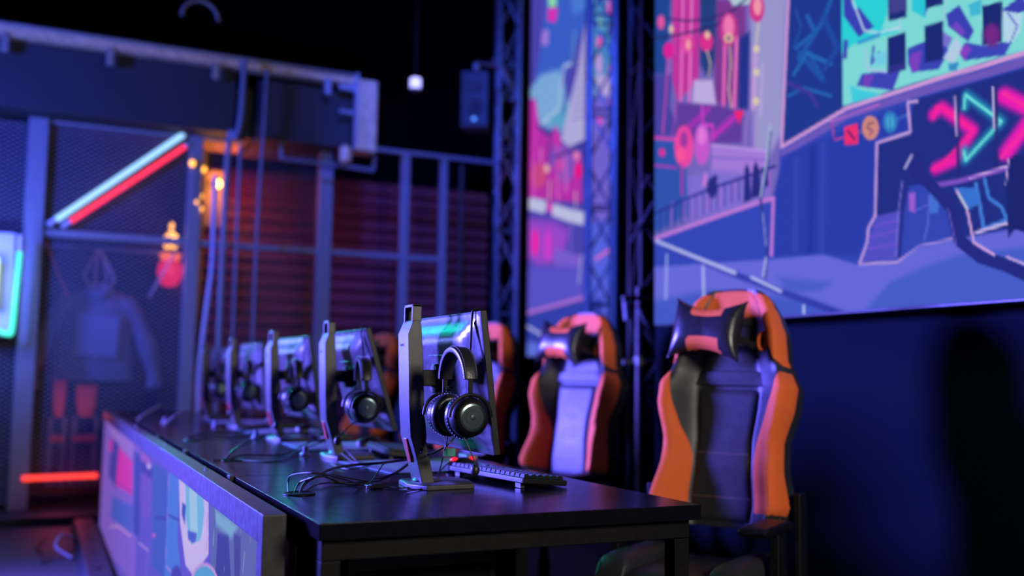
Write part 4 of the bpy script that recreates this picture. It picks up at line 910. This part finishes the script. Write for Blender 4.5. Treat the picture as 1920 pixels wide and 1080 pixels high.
# ------------------------------------------------------------------ headset (ears along local y, origin under the headband top)
def make_headset(label, group, mic='down'):
    t = thing('headset', label, 'headset', (0, 0, 0), 0, group)
    Rb, hz = .078, -.078
    def arc(a, r): return Vector((0, r*math.cos(a), hz+r*math.sin(a)))
    rings = []; N = 26
    for k in range(N+1):
        a = math.radians(8)+(PI-math.radians(16))*k/N; w_ = .017+.0035*math.sin(PI*k/N)
        tk = .0085
        c = arc(a, Rb); rd = Vector((0, math.cos(a), math.sin(a)))
        ring = []
        for q in range(14):
            th = 2*PI*q/14; ring.append(c+Vector((1, 0, 0))*w_*math.copysign(abs(math.cos(th))**.6, math.cos(th))+rd*tk*math.copysign(abs(math.sin(th))**.6, math.sin(th)))
        rings.append(ring)
    obj('headband', loft(B(), rings), 'leather', t)
    for sx in (-1, 1):
        bm = B()
        for k in range(2, 60):
            a = math.radians(8)+(PI-math.radians(16))*k/61; p = arc(a, Rb+.0085)+Vector((sx*.0135, 0, 0)); q = arc(a+.022, Rb+.0085)+Vector((sx*.0135, 0, 0)); tube(bm, [p, q], .0006, 4, 1)
        obj('stitching', bm, 'stitch', t)
    for s in (-1, 1):
        side = Vector((0, s, 0)); y0 = s*(Rb-.001)
        # slider arms (two flat bars) and yoke
        bm = B(); box(bm, -.006, .006, y0-.003, y0+.003, -.125, -.06); obj('slider', bm, 'deskmetal', t, bevel=.001)
        bm = B(); cz = -.152
        tube(bm, [(math.copysign(1, c_)*abs(c_)*.050, y0+s*.006, cz+.050*math.sin(a)) for a in [PI*(.0+k/12) for k in range(13)] for c_ in [math.cos(a)]], .0042, 8, 2); obj('yoke', bm, 'black', t)
        bm = B(); tube(bm, [(.004+.006*math.cos(k*1.05), y0-s*.012+.006*math.sin(k*1.05)*s, -.085-.0012*k*1.0) for k in range(28)], .0011, 5, 2); obj('coiled_wire', bm, 'rubber', t)
        # cup shell
        cup = lathe(B(), [(.030, s*(Rb-.020)), (.043, s*(Rb-.018)), (.046, s*(Rb-.008)), (.044, s*(Rb+.004)), (.037, s*(Rb+.014)), (.030, s*(Rb+.018))] if s > 0 else [(.030, s*(Rb+.018)), (.037, s*(Rb+.014)), (.044, s*(Rb+.004)), (.046, s*(Rb-.008)), (.043, s*(Rb-.018)), (.030, s*(Rb-.020))], 36, 'y', (0, 0, cz)); cu_ = obj('ear_cup', cup, 'black', t)
        pr = [(.030, .0165), (.0305, .0195), (.026, .0205), (.0255, .0198), (.017, .0198), (.0165, .0204), (.006, .0204), (.0055, .0215), (.003, .0218)]
        obj('metal_disc', lathe(B(), [(r, s*(Rb+h)) for r, h in pr], 40, 'y', (0, 0, cz)), 'disc', cu_)
        # cushion: puffy ring
        bm = B(); R1, rr = .033, .0135; rg = []
        for k in range(32):
            a = 2*PI*k/32; wv = 1+.05*math.sin(a*16)
            c = Vector((R1*math.cos(a), s*(Rb-.033), cz+R1*1.12*math.sin(a))); rd = Vector((math.cos(a), 0, math.sin(a)))
            rg.append([c+rd*rr*wv*math.cos(b)+Vector((0, 1, 0))*rr*1.15*wv*math.sin(b) for b in [2*PI*q/12 for q in range(12)]])
        loft(bm, rg, closed=True); obj('ear_cushion', bm, 'cushion', t)
        bm = B()
        for k in range(40):
            a = 2*PI*k/40; r_ = .047; c = Vector((r_*math.cos(a), s*(Rb-.0215), cz+r_*1.07*math.sin(a))); tube(bm, [c, c+Vector((0, s*.004, 0))], .0012, 4, 1)
        obj('cushion_stitching', bm, 'stitch', t)
        obj('speaker_mesh', lathe(B(), [(.002, s*(Rb-.030)), (.026, s*(Rb-.0305))] if s < 0 else [(.026, s*(Rb-.0305)), (.002, s*(Rb-.030))], 24, 'y', (0, 0, cz)), 'rubber', t)
    y = -(Rb-.004)
    P = [(-.012, y, -.196), (.0, y-.005, -.222), (.010, y-.010, -.245), (.012, y-.012, -.262)] if mic == 'down' else [(-.01, y, -.19), (-.04, y-.01, -.20), (-.075, y-.02, -.232), (-.085, y-.022, -.245)]
    m_ = obj('microphone_boom', tube(B(), P, .0018, 8, 5), 'black', t)
    e = Vector(P[-1]); obj('foam_tip', sphere(B(), e-Vector((0, 0, .006)), .0105, 1.25), 'rubber', m_)
    return t

stations = [  # stand x, y, rotation, tilt, headset offset, label, headset label
    (.866, 2.325, 0, math.radians(7), (0, 0, 0), 'closest monitor seen from behind on its angular stand, nearest end of the row', 'black headset hung behind the closest monitor with a shiny metal disc', 'down'),
    (.892, 3.215, 0, math.radians(17), (.02, -.0, -.01), 'second monitor of the row, its panel tilted far back', 'black headset hung behind the second monitor, microphone pointing left', 'left'),
    (.90, 4.13, .06, math.radians(9), (.0, -.01, -.01), 'third monitor from the near end, cyan glare on its back', 'headset hung behind the third monitor', 'left'),
    (.905, 5.13, .04, math.radians(4), (.0, .0, 0), 'fourth monitor from the near end, second from the cage', 'headset hung behind the fourth monitor', 'left'),
    (.915, 6.15, .10, math.radians(4), (.0, .0, 0), 'farthest monitor of the row beside the cage post', 'headset hung behind the farthest monitor', 'left')]
hs_proto = {}
for i, (x, y, rz, tl, ho, lab, hlab, mic) in enumerate(stations):
    m_ = make_monitor(tl, lab, 'monitors along the desk row'); m_.location = (x, y, DT); m_.rotation_euler = (0, 0, rz)
    if mic not in hs_proto: h_ = hs_proto[mic] = make_headset(hlab, 'headsets hung behind the monitors', mic)
    else: h_ = copy_tree(hs_proto[mic]); h_['label'] = hlab
    R_ = Matrix.Rotation(rz, 3, 'Z') @ Vector((-.001+ho[0], -.222+ho[1], 0))
    h_.scale = (.98, .98, .98)
    h_.location = (x+R_.x-.014, y+R_.y, DT+.330+ho[2]); h_.rotation_euler = (0, 0, rz+(0 if i == 0 else -.15))

# ------------------------------------------------------------------ desk clutter
def make_keyboard(label, detailed):
    t = thing('keyboard', label, 'keyboard', (0, 0, DT), 0, 'keyboards along the desk row')
    Mk = Matrix.Rotation(math.radians(-4), 4, 'Y')
    # local: length along y, front edge at +x
    bm = B(); box(bm, -.066, .066, -.185, .185, .008, .022, Matrix.Rotation(math.radians(5), 4, 'Y')); obj('case', bm, 'black', t, bevel=.003)
    bm = B(); box(bm, -.058, -.046, -.165, -.14, 0.001, .016); obj('foot', bm, 'plastic', t, bevel=.001)
    bm = B(); box(bm, -.058, -.046, .14, .165, 0.001, .016); obj('foot', bm, 'plastic', t, bevel=.001)
    Rk = Matrix.Rotation(math.radians(5), 4, 'Y')
    cap = lambda bm_, x, y, wy: loft(bm_, [[Rk @ Vector((x+a*.0085, y+b*wy, .0225)) for a, b in ((-1, -1), (1, -1), (1, 1), (-1, 1))], [Rk @ Vector((x+a*.0062, y+b*(wy-.0022), .031)) for a, b in ((-1, -1), (1, -1), (1, 1), (-1, 1))]])
    rows = [-.053, -.032, -.012, .0075, .027, .0465]
    if detailed:
        k0 = None
        for r, x in enumerate(rows):
            n = 16 if r < 5 else 9
            ys = [-.172+i*.0229 for i in range(16)]
            if r == 5: ys = [-.172, -.149, -.126, .0, .10, .1235, .1461, .169]
            if r == 4: ys = ys[:13]+[ys[14]]
            if r == 3: ys = ys[:13]
            for y_ in ys:
                if r == 5 and y_ == 0:
                    obj('space_bar', cap(B(), x, y_-.012, .085), 'keys', t); continue
                if k0 is None: k0 = obj('keycap', cap(B(), 0, 0, .0098), 'keys', t); k = k0
                else: k = k0.copy(); C.objects.link(k)
                p = Vector((x, y_, -x*math.tan(math.radians(5)))); k.location = p
    else:
        bm = B()
        for r, x in enumerate(rows):
            for i in range(16): cap(bm, x, -.172+i*.0229, .0098)
        obj('keycaps', bm, 'keys', t)
    return t
k1 = make_keyboard('black mechanical keyboard at the near end of the desk behind the closest monitor', True); k1.location = (1.105, 2.385, DT); k1.rotation_euler = (0, 0, math.radians(7))
kp = make_keyboard('keyboard behind the second monitor, lit pale violet', False); kp.location = (1.10, 3.26, DT); kp.rotation_euler = (0, 0, -.1)
for y, lab in ((4.2, 'keyboard behind the third monitor'), (5.1, 'keyboard behind the fourth monitor')):
    k = copy_tree(kp); k['label'] = lab; k.location = (1.12, y, DT)
# mouse pads
for i, (x, y, rz, lab) in enumerate([(1.06, 2.86, .1, 'pale-lit cloth mouse pad beyond the closest monitor stand'), (1.05, 3.72, -.05, 'pale-lit cloth mouse pad beyond the second monitor stand'), (1.06, 4.68, .05, 'pale-lit cloth mouse pad beyond the third monitor'), (1.05, 5.65, 0, 'pale-lit cloth mouse pad beyond the fourth monitor')]):
    t = thing('mouse_pad', lab, 'mouse pad', (x, y, DT), rz, 'mouse pads on the desks')
    obj('cloth', box(B(), -.2, .18, -.2, .2, .0005, .0035), 'padcloth', t, bevel=.001)
    bm = B(); tube(bm, [(-.2, -.2, .002), (.18, -.2, .002), (.18, .2, .002), (-.2, .2, .002)], .002, 6, 1, closed=True); obj('stitched_edge', bm, 'edging', t)
def make_mouse(label, lit):
    t = thing('mouse', label, 'mouse', (0, 0, DT+.004), 0, 'computer mice on the pads'); bm = B(); rg = []
    for k in range(11):
        s = k/10*2-1; x = s*.055; w_ = .030*(1-abs(s)**3.5)**.5+.002; h_ = .034*(1-(s*.9+.1)**2)**.6+.002
        rg.append([(x, w_*math.cos(a), .001+max(0, h_*math.sin(a))) for a in [2*PI*q/16 for q in range(16)]])
    obj('body', loft(bm, rg), 'black', t)
    obj('wheel', lathe(B(), [(.008, -.003), (.010, 0), (.008, .003)], 14, 'y', (.03, 0, .028)), 'ledred' if lit else 'rubber', t)
    if lit: obj('lit_logo', sphere(B(), (-.03, 0, .022), .015), 'ledred', t)
    return t
m1 = make_mouse('small mouse glowing red beside the near keyboard', True); m1.location = (1.10, 2.66, DT+.004); m1.rotation_euler = (0, 0, .2)
mp = make_mouse('dark mouse on the pad beyond the second monitor', False); mp.location = (1.12, 3.62, DT+.004); mp.rotation_euler = (0, 0, .1)
m3 = copy_tree(mp); m3['label'] = 'dark mouse on the pad beyond the third monitor'; m3.location = (1.12, 4.6, DT+.004)
# mouse bungees (pale blocks near the stands)
def bungee(x, y, lab, first=None):
    t = thing('cable_holder', lab, 'cable holder', (x, y, DT), 0, 'small cable holders by the stands')
    obj('foot', lathe(B(), [(.018, 0), (.019, .006), (.012, .012)], 16), 'housing', t); obj('stem', lathe(B(), [(.009, .012), (.010, .03), (.006, .034)], 12), 'housing', t)
    return t
bungee(.80, 3.30, 'small pale cable holder left of the second monitor base'); bungee(.82, 4.25, 'small pale cable holder left of the third monitor base'); bungee(.80, 5.2, 'small pale cable holder left of the fourth monitor base'); bungee(.60, 5.6, 'tiny pale cable holder far along the desk near the panel edge')
# grommets
def grommet(x, y, lab):
    t = thing('cable_grommet', lab, 'grommet', (x, y, DT), 0, 'cable grommets in the desk tops')
    obj('ring', lathe(B(), [(.030, .0003), (.036, .0005), (.036, .003), (.030, .0045), (.028, .003)], 32), 'deskmetal', t); obj('hole', lathe(B(), [(.001, .0008), (.029, .0008), (.029, .0011), (.001, .0011)], 24), 'ink', t)
grommet(.537, 2.262, 'round cable grommet near the front corner of the nearest desk'); grommet(.545, 3.19, 'round cable grommet in the second desk'); grommet(.55, 4.15, 'round cable grommet in the third desk')
# cables
CG = 'loose black cables on the desk'
def cable(pts, r, lab, m='rubber', grp=CG): return tag(obj('cable', tube(B(), pts, r, 8, 8), m), lab, 'cable', grp)
cable([(0.517,2.279,0.78), (0.5423,2.4,0.792), (0.5377,2.343,0.815), (0.5621,2.227,0.83), (0.6406,2.288,0.81), (0.7103,2.37,0.786), (0.7252,2.335,0.784)], .0022, 'thin black cable arching out of the near grommet to the inline box')
cable([(0.5305,2.285,0.78), (0.5553,2.336,0.798), (0.576,2.281,0.815), (0.6265,2.33,0.815), (0.6917,2.376,0.8), (0.7629,2.431,0.786), (0.8389,2.513,0.792), (0.9344,2.619,0.82)], .0026, 'black cable curving from the near grommet down and up to the stand hole')
cable([(0.5406,2.271,0.78), (0.5636,2.314,0.8), (0.647,2.408,0.82), (0.7286,2.506,0.82), (0.8195,2.546,0.82), (0.9299,2.594,0.825)], .0034, 'thickest black cable reaching straight into the red stand hole')
cable([(0.5487,2.279,0.78), (0.5969,2.361,0.788), (0.6528,2.425,0.786), (0.7034,2.391,0.784), (0.7366,2.373,0.79), (0.7774,2.427,0.815), (0.8136,2.487,0.825), (0.9289,2.599,0.826)], .002, 'thin cable running low from the grommet then up beside the thick one')
cable([(0.5407,2.282,0.78), (0.5975,2.417,0.795), (0.6376,2.446,0.8), (0.6774,2.418,0.786), (0.7522,2.441,0.784), (0.8482,2.498,0.8), (0.9336,2.612,0.822)], .003, 'medium black cable looping low between grommet and stand')
cable([(0.7543,2.326,0.784), (0.7971,2.286,0.783), (0.8806,2.385,0.783), (0.9523,2.479,0.792), (0.86,2.2,0.87), (0.86,2.182,0.9021), (0.86,2.186,0.9178)], .0018, 'headset cable from the inline box up to the closest headset')
cable([(0.7719,2.213,0.783), (0.8543,2.294,0.784), (0.9999,2.564,0.8), (1.04,2.606,0.81), (1.129,2.724,0.792)], .0018, 'thin cable passing behind the stand base toward the glowing mouse')
cable([(0.84,2.285,0.9508), (0.84,2.271,0.9031), (0.84,2.288,0.8791), (0.83,2.271,0.8653)], .0022, 'short cable hanging from the ports of the closest monitor down its column')
cable([(0.9,2.235,0.9045), (0.88,2.232,0.8861), (0.86,2.271,0.8647), (0.84,2.261,0.8621)], .0024, 'curved cable below the closest headset behind the green tag')
cable([(0.5236,3.179,0.784), (0.5601,3.239,0.81), (0.6731,3.533,0.82), (0.8587,3.922,0.82), (1.021,3.98,0.815), (1.066,3.945,0.825)], .003, 'black cable arching from the second grommet to the second stand')
cable([(0.516,3.161,0.784), (0.6046,3.298,0.788), (0.7284,3.315,0.786), (0.8981,3.65,0.8), (0.9689,3.62,0.83)], .0028, 'black cable looping low across the second desk')
cable([(0.4843,3.182,0.783), (0.5518,3.184,0.783), (0.664,3.093,0.783), (0.797,3.384,0.792), (0.9096,3.453,0.82)], .0022, 'thin cable lying flat on the second desk')
cable([(0.8758,3.136,0.8), (0.8705,2.966,0.784), (0.8878,2.885,0.784), (0.7981,2.77,0.784), (0.7903,2.913,0.784), (0.8129,3.016,0.786)], .0018, 'thin looped cable in front of the second monitor base')
cable([(0.8861,3.112,0.81), (0.8813,2.963,0.784), (0.8552,2.799,0.783)], .0016, 'thin cable slanting down from the second headset')
cable([(0.5434,4.255,0.783), (0.6356,4.318,0.8), (0.769,4.463,0.795), (0.9329,4.596,0.81)], .004, 'dark cable bundle on the third desk')
cable([(0.5366,4.121,0.783), (0.644,4.228,0.792), (0.7644,4.306,0.786), (0.9836,4.786,0.81)], .003, 'lower dark cable of the bundle on the third desk')
cable([(0.4804,5.797,0.79), (0.559,6.168,0.81), (0.6506,6.366,0.85)], .008, 'pale thick cable bent upward at the far end of the desks', 'cord')
cable([(0.572,5.309,0.79), (0.6773,5.785,0.81), (0.7641,6.035,0.83)], .007, 'pale thick cable stub beside the far monitors', 'cord')
cable([(0.9494,4.681,0.83), (1.066,5.107,0.85), (1.156,5.435,0.88)], .006, 'cable end rising beside the third monitor stand', 'cord')
t = thing('inline_remote', 'small black inline control box on the headset cable in front of the stand', 'cable remote', (0.737,2.321,0.78), .35)
obj('case', box(B(), -.020, .020, -.007, .007, .0005, .012), 'black', t, bevel=.003); obj('button', lathe(B(), [(.004, .012), (.004, .0135), (.002, .014)], 12, 'z', (-.004, 0, 0)), 'rubber', t); obj('strain_relief', tube(B(), [(-.02, 0, .006), (-.03, 0, .005)], .003, 8, 1), 'rubber', t)
t = thing('cable_tag', 'small teal tag clipped on the cable under the closest headset', 'tag', (0.86,2.18,0.8739), -.2)
obj('flag', box(B(), -.001, .001, -.02, .008, -.009, .009, Matrix.Rotation(PI/2, 4, 'Z')), 'tag', t); obj('clip', tube(B(), [(0, 0, -.009), (0, 0, .009)], .003, 8, 1), 'tag', t)
bm = B(); box(bm, 1.26, 1.30, 3.02, 3.09, DT, DT+.015); tag(obj('usb_dongle', bm, 'housing', bevel=.003), 'tiny pale receiver box near the back edge of the second desk', 'dongle')

# computer under the desk
t = thing('computer_tower', 'black computer tower lying in the dark under the nearest desk with a blue lit edge', 'computer', (0, 0, 0))
obj('case', box(B(), .62, .98, 2.15, 2.62, .26, .66), 'black', t, bevel=.006)
obj('lit_edge', box(B(), .625, .90, 2.142, 2.149, .656, .659), 'edgeblue', t)  # emissive bar imitating blue light caught on the case edge
obj('vent_panel', box(B(), .64, .96, 2.144, 2.149, .30, .62), 'deskmetal', t, bevel=.002)
for x in (.66, .94): obj('foot', box(B(), x-.02, x+.02, 2.2, 2.56, .0, .26), 'black', t)
t = thing('white_glint', 'tiny white glint under the nearest desk, built as a glowing disc', 'light', (1.02, 2.35, .70)); obj('lens', lathe(B(), [(.003, 0), (.011, .002), (.003, .004)], 12), 'ledwhite', t); obj('body', box(B(), -.02, .02, -.02, .02, .005, .044), 'black', t)  # emissive disc stands in for a white glint, no lamp here

# ------------------------------------------------------------------ gaming chair
H_ = .81
HW = [(0, .215), (.10, .238), (.25, .215), (.35, .212), (.50, .240), (.58, .244), (.64, .222), (.70, .202), (.80, .194), (.88, .172), (.94, .146), (.98, .122), (1, .098)]
RD = [(0, .120), (.10, .125), (.30, .085), (.50, .105), (.58, .090), (.65, .058), (.72, .060), (.82, .062), (.93, .038), (1, .008)]
def surf(u, t, off=0.0):
    """front surface of the backrest: x right, y forward, z up; leaned back"""
    hw = interp(t, HW); rd = interp(t, RD); a = abs(u)
    g = 0 if a < .42 else ((a-.42)/.44 if a < .86 else 1)
    g = g*g*(3-2*g)
    if a > .86: g -= 1.35*((a-.86)/.14)**1.8
    x = hw*u; y = rd*g+.012*math.cos((t-.25)*6)*(1-g)+off
    z = t*H_
    if t > .9: z += .012*(1-(a)**2)*((t-.9)/.1)
    return Vector((x, y, z))
LEAN = Matrix.Translation((0, -.18, .56)) @ Matrix.Rotation(math.radians(9), 4, 'X')
def pad(bm, ulo, uhi, t0, t1, nu=14, nt=30, off=.007, edge=.12):
    G = []
    for j in range(nt+1):
        t = t0+(t1-t0)*j/nt; row = []
        for i in range(nu+1):
            k = i/nu; u = ulo(t)+(uhi(t)-ulo(t))*k
            e = min(min(k, 1-k)/edge, min(j/nt, 1-j/nt)/(edge*.6), 1); e = math.sqrt(max(0, 1-(1-e)**2))
            p = surf(u, t); d1 = surf(min(u+.02, 1), t)-surf(max(u-.02, -1), t); d2 = surf(u, min(t+.01, 1))-surf(u, max(t-.01, 0))
            n = d1.cross(d2).normalized()
            row.append(bm.verts.new(LEAN @ (p-n*(off*e-.002))))
        G.append(row)
    for j in range(nt):
        for i in range(nu): bm.faces.new((G[j][i], G[j][i+1], G[j+1][i+1], G[j+1][i]))
    return bm
def make_chair(label):
    t = thing('gaming_chair', label, 'chair', (0, 0, 0), 0, 'orange and black gaming chairs along the desks')
    # closed shell
    rg = []; nt = 44; nu = 40
    for j in range(nt+1):
        tt = j/nt; ring = []
        for i in range(nu+1): ring.append(LEAN @ surf(-1+2*i/nu, tt))
        th = .075*(1-.55*max(0, (tt-.8)/.2)); hw = interp(tt, HW)
        for i in range(15):
            a = i/14; x = hw*(1-2*a)
            y = surf(1, tt).y-.018-(th-.018)*math.sin(PI*min(max(a, .04), .96))**.45
            ring.append(LEAN @ Vector((x*.97, min(y, -.02), surf(1-2*a, tt).z)))
        rg.append(ring)
    sh = obj('backrest', loft(B(), rg), 'chairblack', t)
    S = lambda v: (lambda t_: v)
    # wings
    wi = lambda t_: interp(t_, [(0, .50), (.1, .49), (.28, .50), (.42, .66), (.58, .76), (.66, .90)])
    for s in (-1, 1):
        bm = B(); pad(bm, lambda t_: s*wi(t_) if s > 0 else -.985, lambda t_: .985 if s > 0 else -wi(t_), .06, .645, nu=16, nt=44); obj('side_bolster', bm, 'orange', t)
        wh = lambda t_: interp(t_, [(.66, .95), (.70, .84), (.80, .72), (.90, .66), (.985, .64)])
        bm = B(); pad(bm, lambda t_: wh(t_) if s > 0 else -.985, lambda t_: .985 if s > 0 else -wh(t_), .665, .985, nu=14, nt=30); obj('head_wing', bm, 'orange', t)
        # belt hole with orange rim
        c = surf(s*.62, .775, .006); bm = B()
        tube(bm, [LEAN @ (c+Vector((.013*math.cos(a), .004, .030*math.sin(a)))) for a in [2*PI*k/16 for k in range(16)]], .0055, 8, 2, closed=True); obj('belt_hole_rim', bm, 'orange', t)
        bm = B(); prism(bm, [(.011*math.cos(a), .028*math.sin(a)) for a in [2*PI*k/14 for k in range(14)]], .0, .003, 'xz', LEAN @ Matrix.Translation(c)); obj('belt_hole', bm, 'ink', t)
    bm = B(); pad(bm, S(-.63), S(.63), .885, .994, nu=16, nt=12, off=.008, edge=.07); obj('head_pad', bm, 'orange', t)
    bm = B(); pad(bm, S(-.46), S(.46), .02, .575, nu=18, nt=36, off=.012, edge=.08); obj('centre_panel', bm, 'chairblack', t)
    bm = B(); pad(bm, S(-.52), S(.52), .585, .655, nu=16, nt=10, off=.010); obj('upper_band', bm, 'chairblack', t)
    bm = B(); pad(bm, S(-.50), S(.50), .845, .885, nu=16, nt=8, off=.007); obj('head_band', bm, 'chairblack', t)
    for s in (-1, 1):
        bm = B(); P_ = [LEAN @ (surf(s*.955, .05+.6*k/50)+Vector((s*.001, .010, 0))) for k in range(51)]
        for a, b in zip(P_[::2], P_[1::2]): tube(bm, [a, a+(b-a)*.7], .0007, 4, 1)
        obj('stitching', bm, 'thread', t)
    for tt in (.30, .12):
        P_ = [LEAN @ surf(-.43+.86*k/30, tt, .0115) for k in range(31)]; obj('seam', tube(B(), P_, .0008, 4, 1), 'thread', t)
    # neck pillow: pinched cushion with orange trapezoids
    PM = LEAN @ Matrix.Translation((.044, .114, .805*H_)) @ Matrix.Rotation(math.radians(-4), 4, 'Y') @ Matrix.Rotation(math.radians(6), 4, 'X')
    nu, nv = 40, 24
    def pil(u, v, s):
        h = .070+.040*abs(u)**1.8; x = .120*u*(1+.10*abs(v)**3*abs(u)); T = .050*(max(0, 1-abs(v)**2.6)**.55)*(max(0, 1-abs(u)**5)**.5)*(1-.12*(1-abs(u)))
        z = h*v-.010*(1-u*u)*0
        return PM @ Vector((x, s*T, z*(1-.06*(1-abs(v))*abs(u))))
    def is_o(u, v): return abs(u+.03) < .50-.10*(1-abs(v)) and abs(v) > .50
    bmb, bmo, bmu = B(), B(), B()
    for s in (-1, 1):
        for i in range(nu):
            for j in range(nv):
                u0, u1, v0, v1 = -1+2*i/nu, -1+2*(i+1)/nu, -1+2*j/nv, -1+2*(j+1)/nv
                tgt = (bmo if v0 < 0 else bmu) if (s > 0 and is_o((u0+u1)/2, (v0+v1)/2)) else bmb
                q = [tgt.verts.new(pil(a, b, s)) for a, b in ((u0, v0), (u1, v0), (u1, v1), (u0, v1))]
                tgt.faces.new(q)
    for b_ in (bmb, bmo, bmu): bmesh.ops.remove_doubles(b_, verts=b_.verts, dist=.0004)
    pl = obj('neck_pillow', bmb, 'cushion', t); obj('pillow_panel', bmo, 'orange', pl); obj('pillow_panel', bmu, 'orange', pl)
    for s in (-1, 1): obj('strap', tube(B(), [PM @ Vector((s*.10, .01, -.02)), LEAN @ surf(s*.5, .755, .012), LEAN @ surf(s*.56, .755, .004)], .006, 8, 3, sq=2.2), 'rubber', pl)
    # seat
    def slab(bm, x0, x1, y0, y1, z0, z1, n=20):
        rg = []
        for k in range(n+1):
            f = k/n; y_ = y0+(y1-y0)*f; e = (1-(2*f-1)**6)**.5*.9+.1; zz = (z1-z0)/2*e; c = (z0+z1)/2
            rg.append([((x0+x1)/2+(x1-x0)/2*math.copysign(abs(math.cos(a))**.4, math.cos(a))*(.9+.1*e), y_, c+zz*math.copysign(abs(math.sin(a))**.55, math.sin(a))) for a in [2*PI*q/20 for q in range(20)]])
        return loft(bm, rg)
    obj('seat', slab(B(), -.15, .15, -.19, .29, .37, .475), 'chairblack', t)
    for s in (-1, 1): obj('seat_bolster', slab(B(), *(sorted((s*.13, s*.235))), -.16, .27, .37, .51), 'chairblack', t)
    obj('seat_piping', tube(B(), [(-.22, .20, .44), (-.17, .29, .43), (0, .305, .43), (.17, .29, .43), (.22, .20, .44)], .006, 8, 5), 'orange', t)
    obj('seat_base', box(B(), -.12, .12, -.14, .16, .335, .38), 'black', t, bevel=.006)
    for s in (-1, 1):
        ar = obj('armrest', slab(B(), *(sorted((s*.225, s*.315))), -.0, .26, .60, .632), 'black', t)
        bm = B(); box(bm, *(sorted((s*.255, s*.285))), -.0, .07, .40, .61); box(bm, *(sorted((s*.12, s*.285))), .0, .07, .385, .405); obj('armrest_post', bm, 'black', ar, bevel=.005)
        bm = B(); box(bm, *(sorted((s*.250, s*.272))), -.24, -.17, .40, .69); obj('recliner_cover', bm, 'black', t, bevel=.006)
    obj('gas_column', lathe(B(), [(.028, .10), (.028, .22), (.02, .225), (.02, .335)], 20), 'deskmetal', t)
    lg = obj('base_leg', loft(B(), [[(.025, -.025, .07), (.025, .025, .07), (.025, .02, .12), (.025, -.02, .12)], [(.30, -.016, .06), (.30, .016, .06), (.30, .012, .082), (.30, -.012, .082)]]), 'black', t, bevel=.004)
    cs = obj('caster', lathe(B(), [(.018, -.02), (.026, -.018), (.027, 0), (.026, .018), (.018, .02)], 16, 'y'), 'black', t); cs.location = (.29, 0, .028)
    for k in range(1, 5):
        a = 2*PI*k/5; o = lg.copy(); C.objects.link(o); o.rotation_euler = (0, 0, a)
        o = cs.copy(); C.objects.link(o); o.rotation_euler = (0, 0, a); o.location = (.29*math.cos(a), .29*math.sin(a), .028)
    return t
chairs = [(1.93, 2.68, (-.86, -.51), 'nearest orange and black gaming chair in front of the navy wall, largest in the picture'),
          (2.13, 4.16, (-.90, -.42), 'second orange and black gaming chair, lavender-lit, in front of the lattice truss'),
          (2.11, 5.28, (-.92, -.38), 'gaming chair half hidden behind the closest monitor, its orange right wing showing'),
          (2.16, 6.05, (-.92, -.38), 'pale-lit gaming chair peeking out between the first and second monitors'),
          (2.03, 7.12, (-.96, -.28), 'farthest gaming chair, dark red headrest showing just right of the second monitor')]
c0 = None
for x, y, F, lab in chairs:
    c = make_chair(lab) if c0 is None else copy_tree(c0)
    if c0 is None: c0 = c
    c['label'] = lab; c.location = (x, y, 0); c.rotation_euler = (0, 0, math.atan2(-F[0], F[1]))
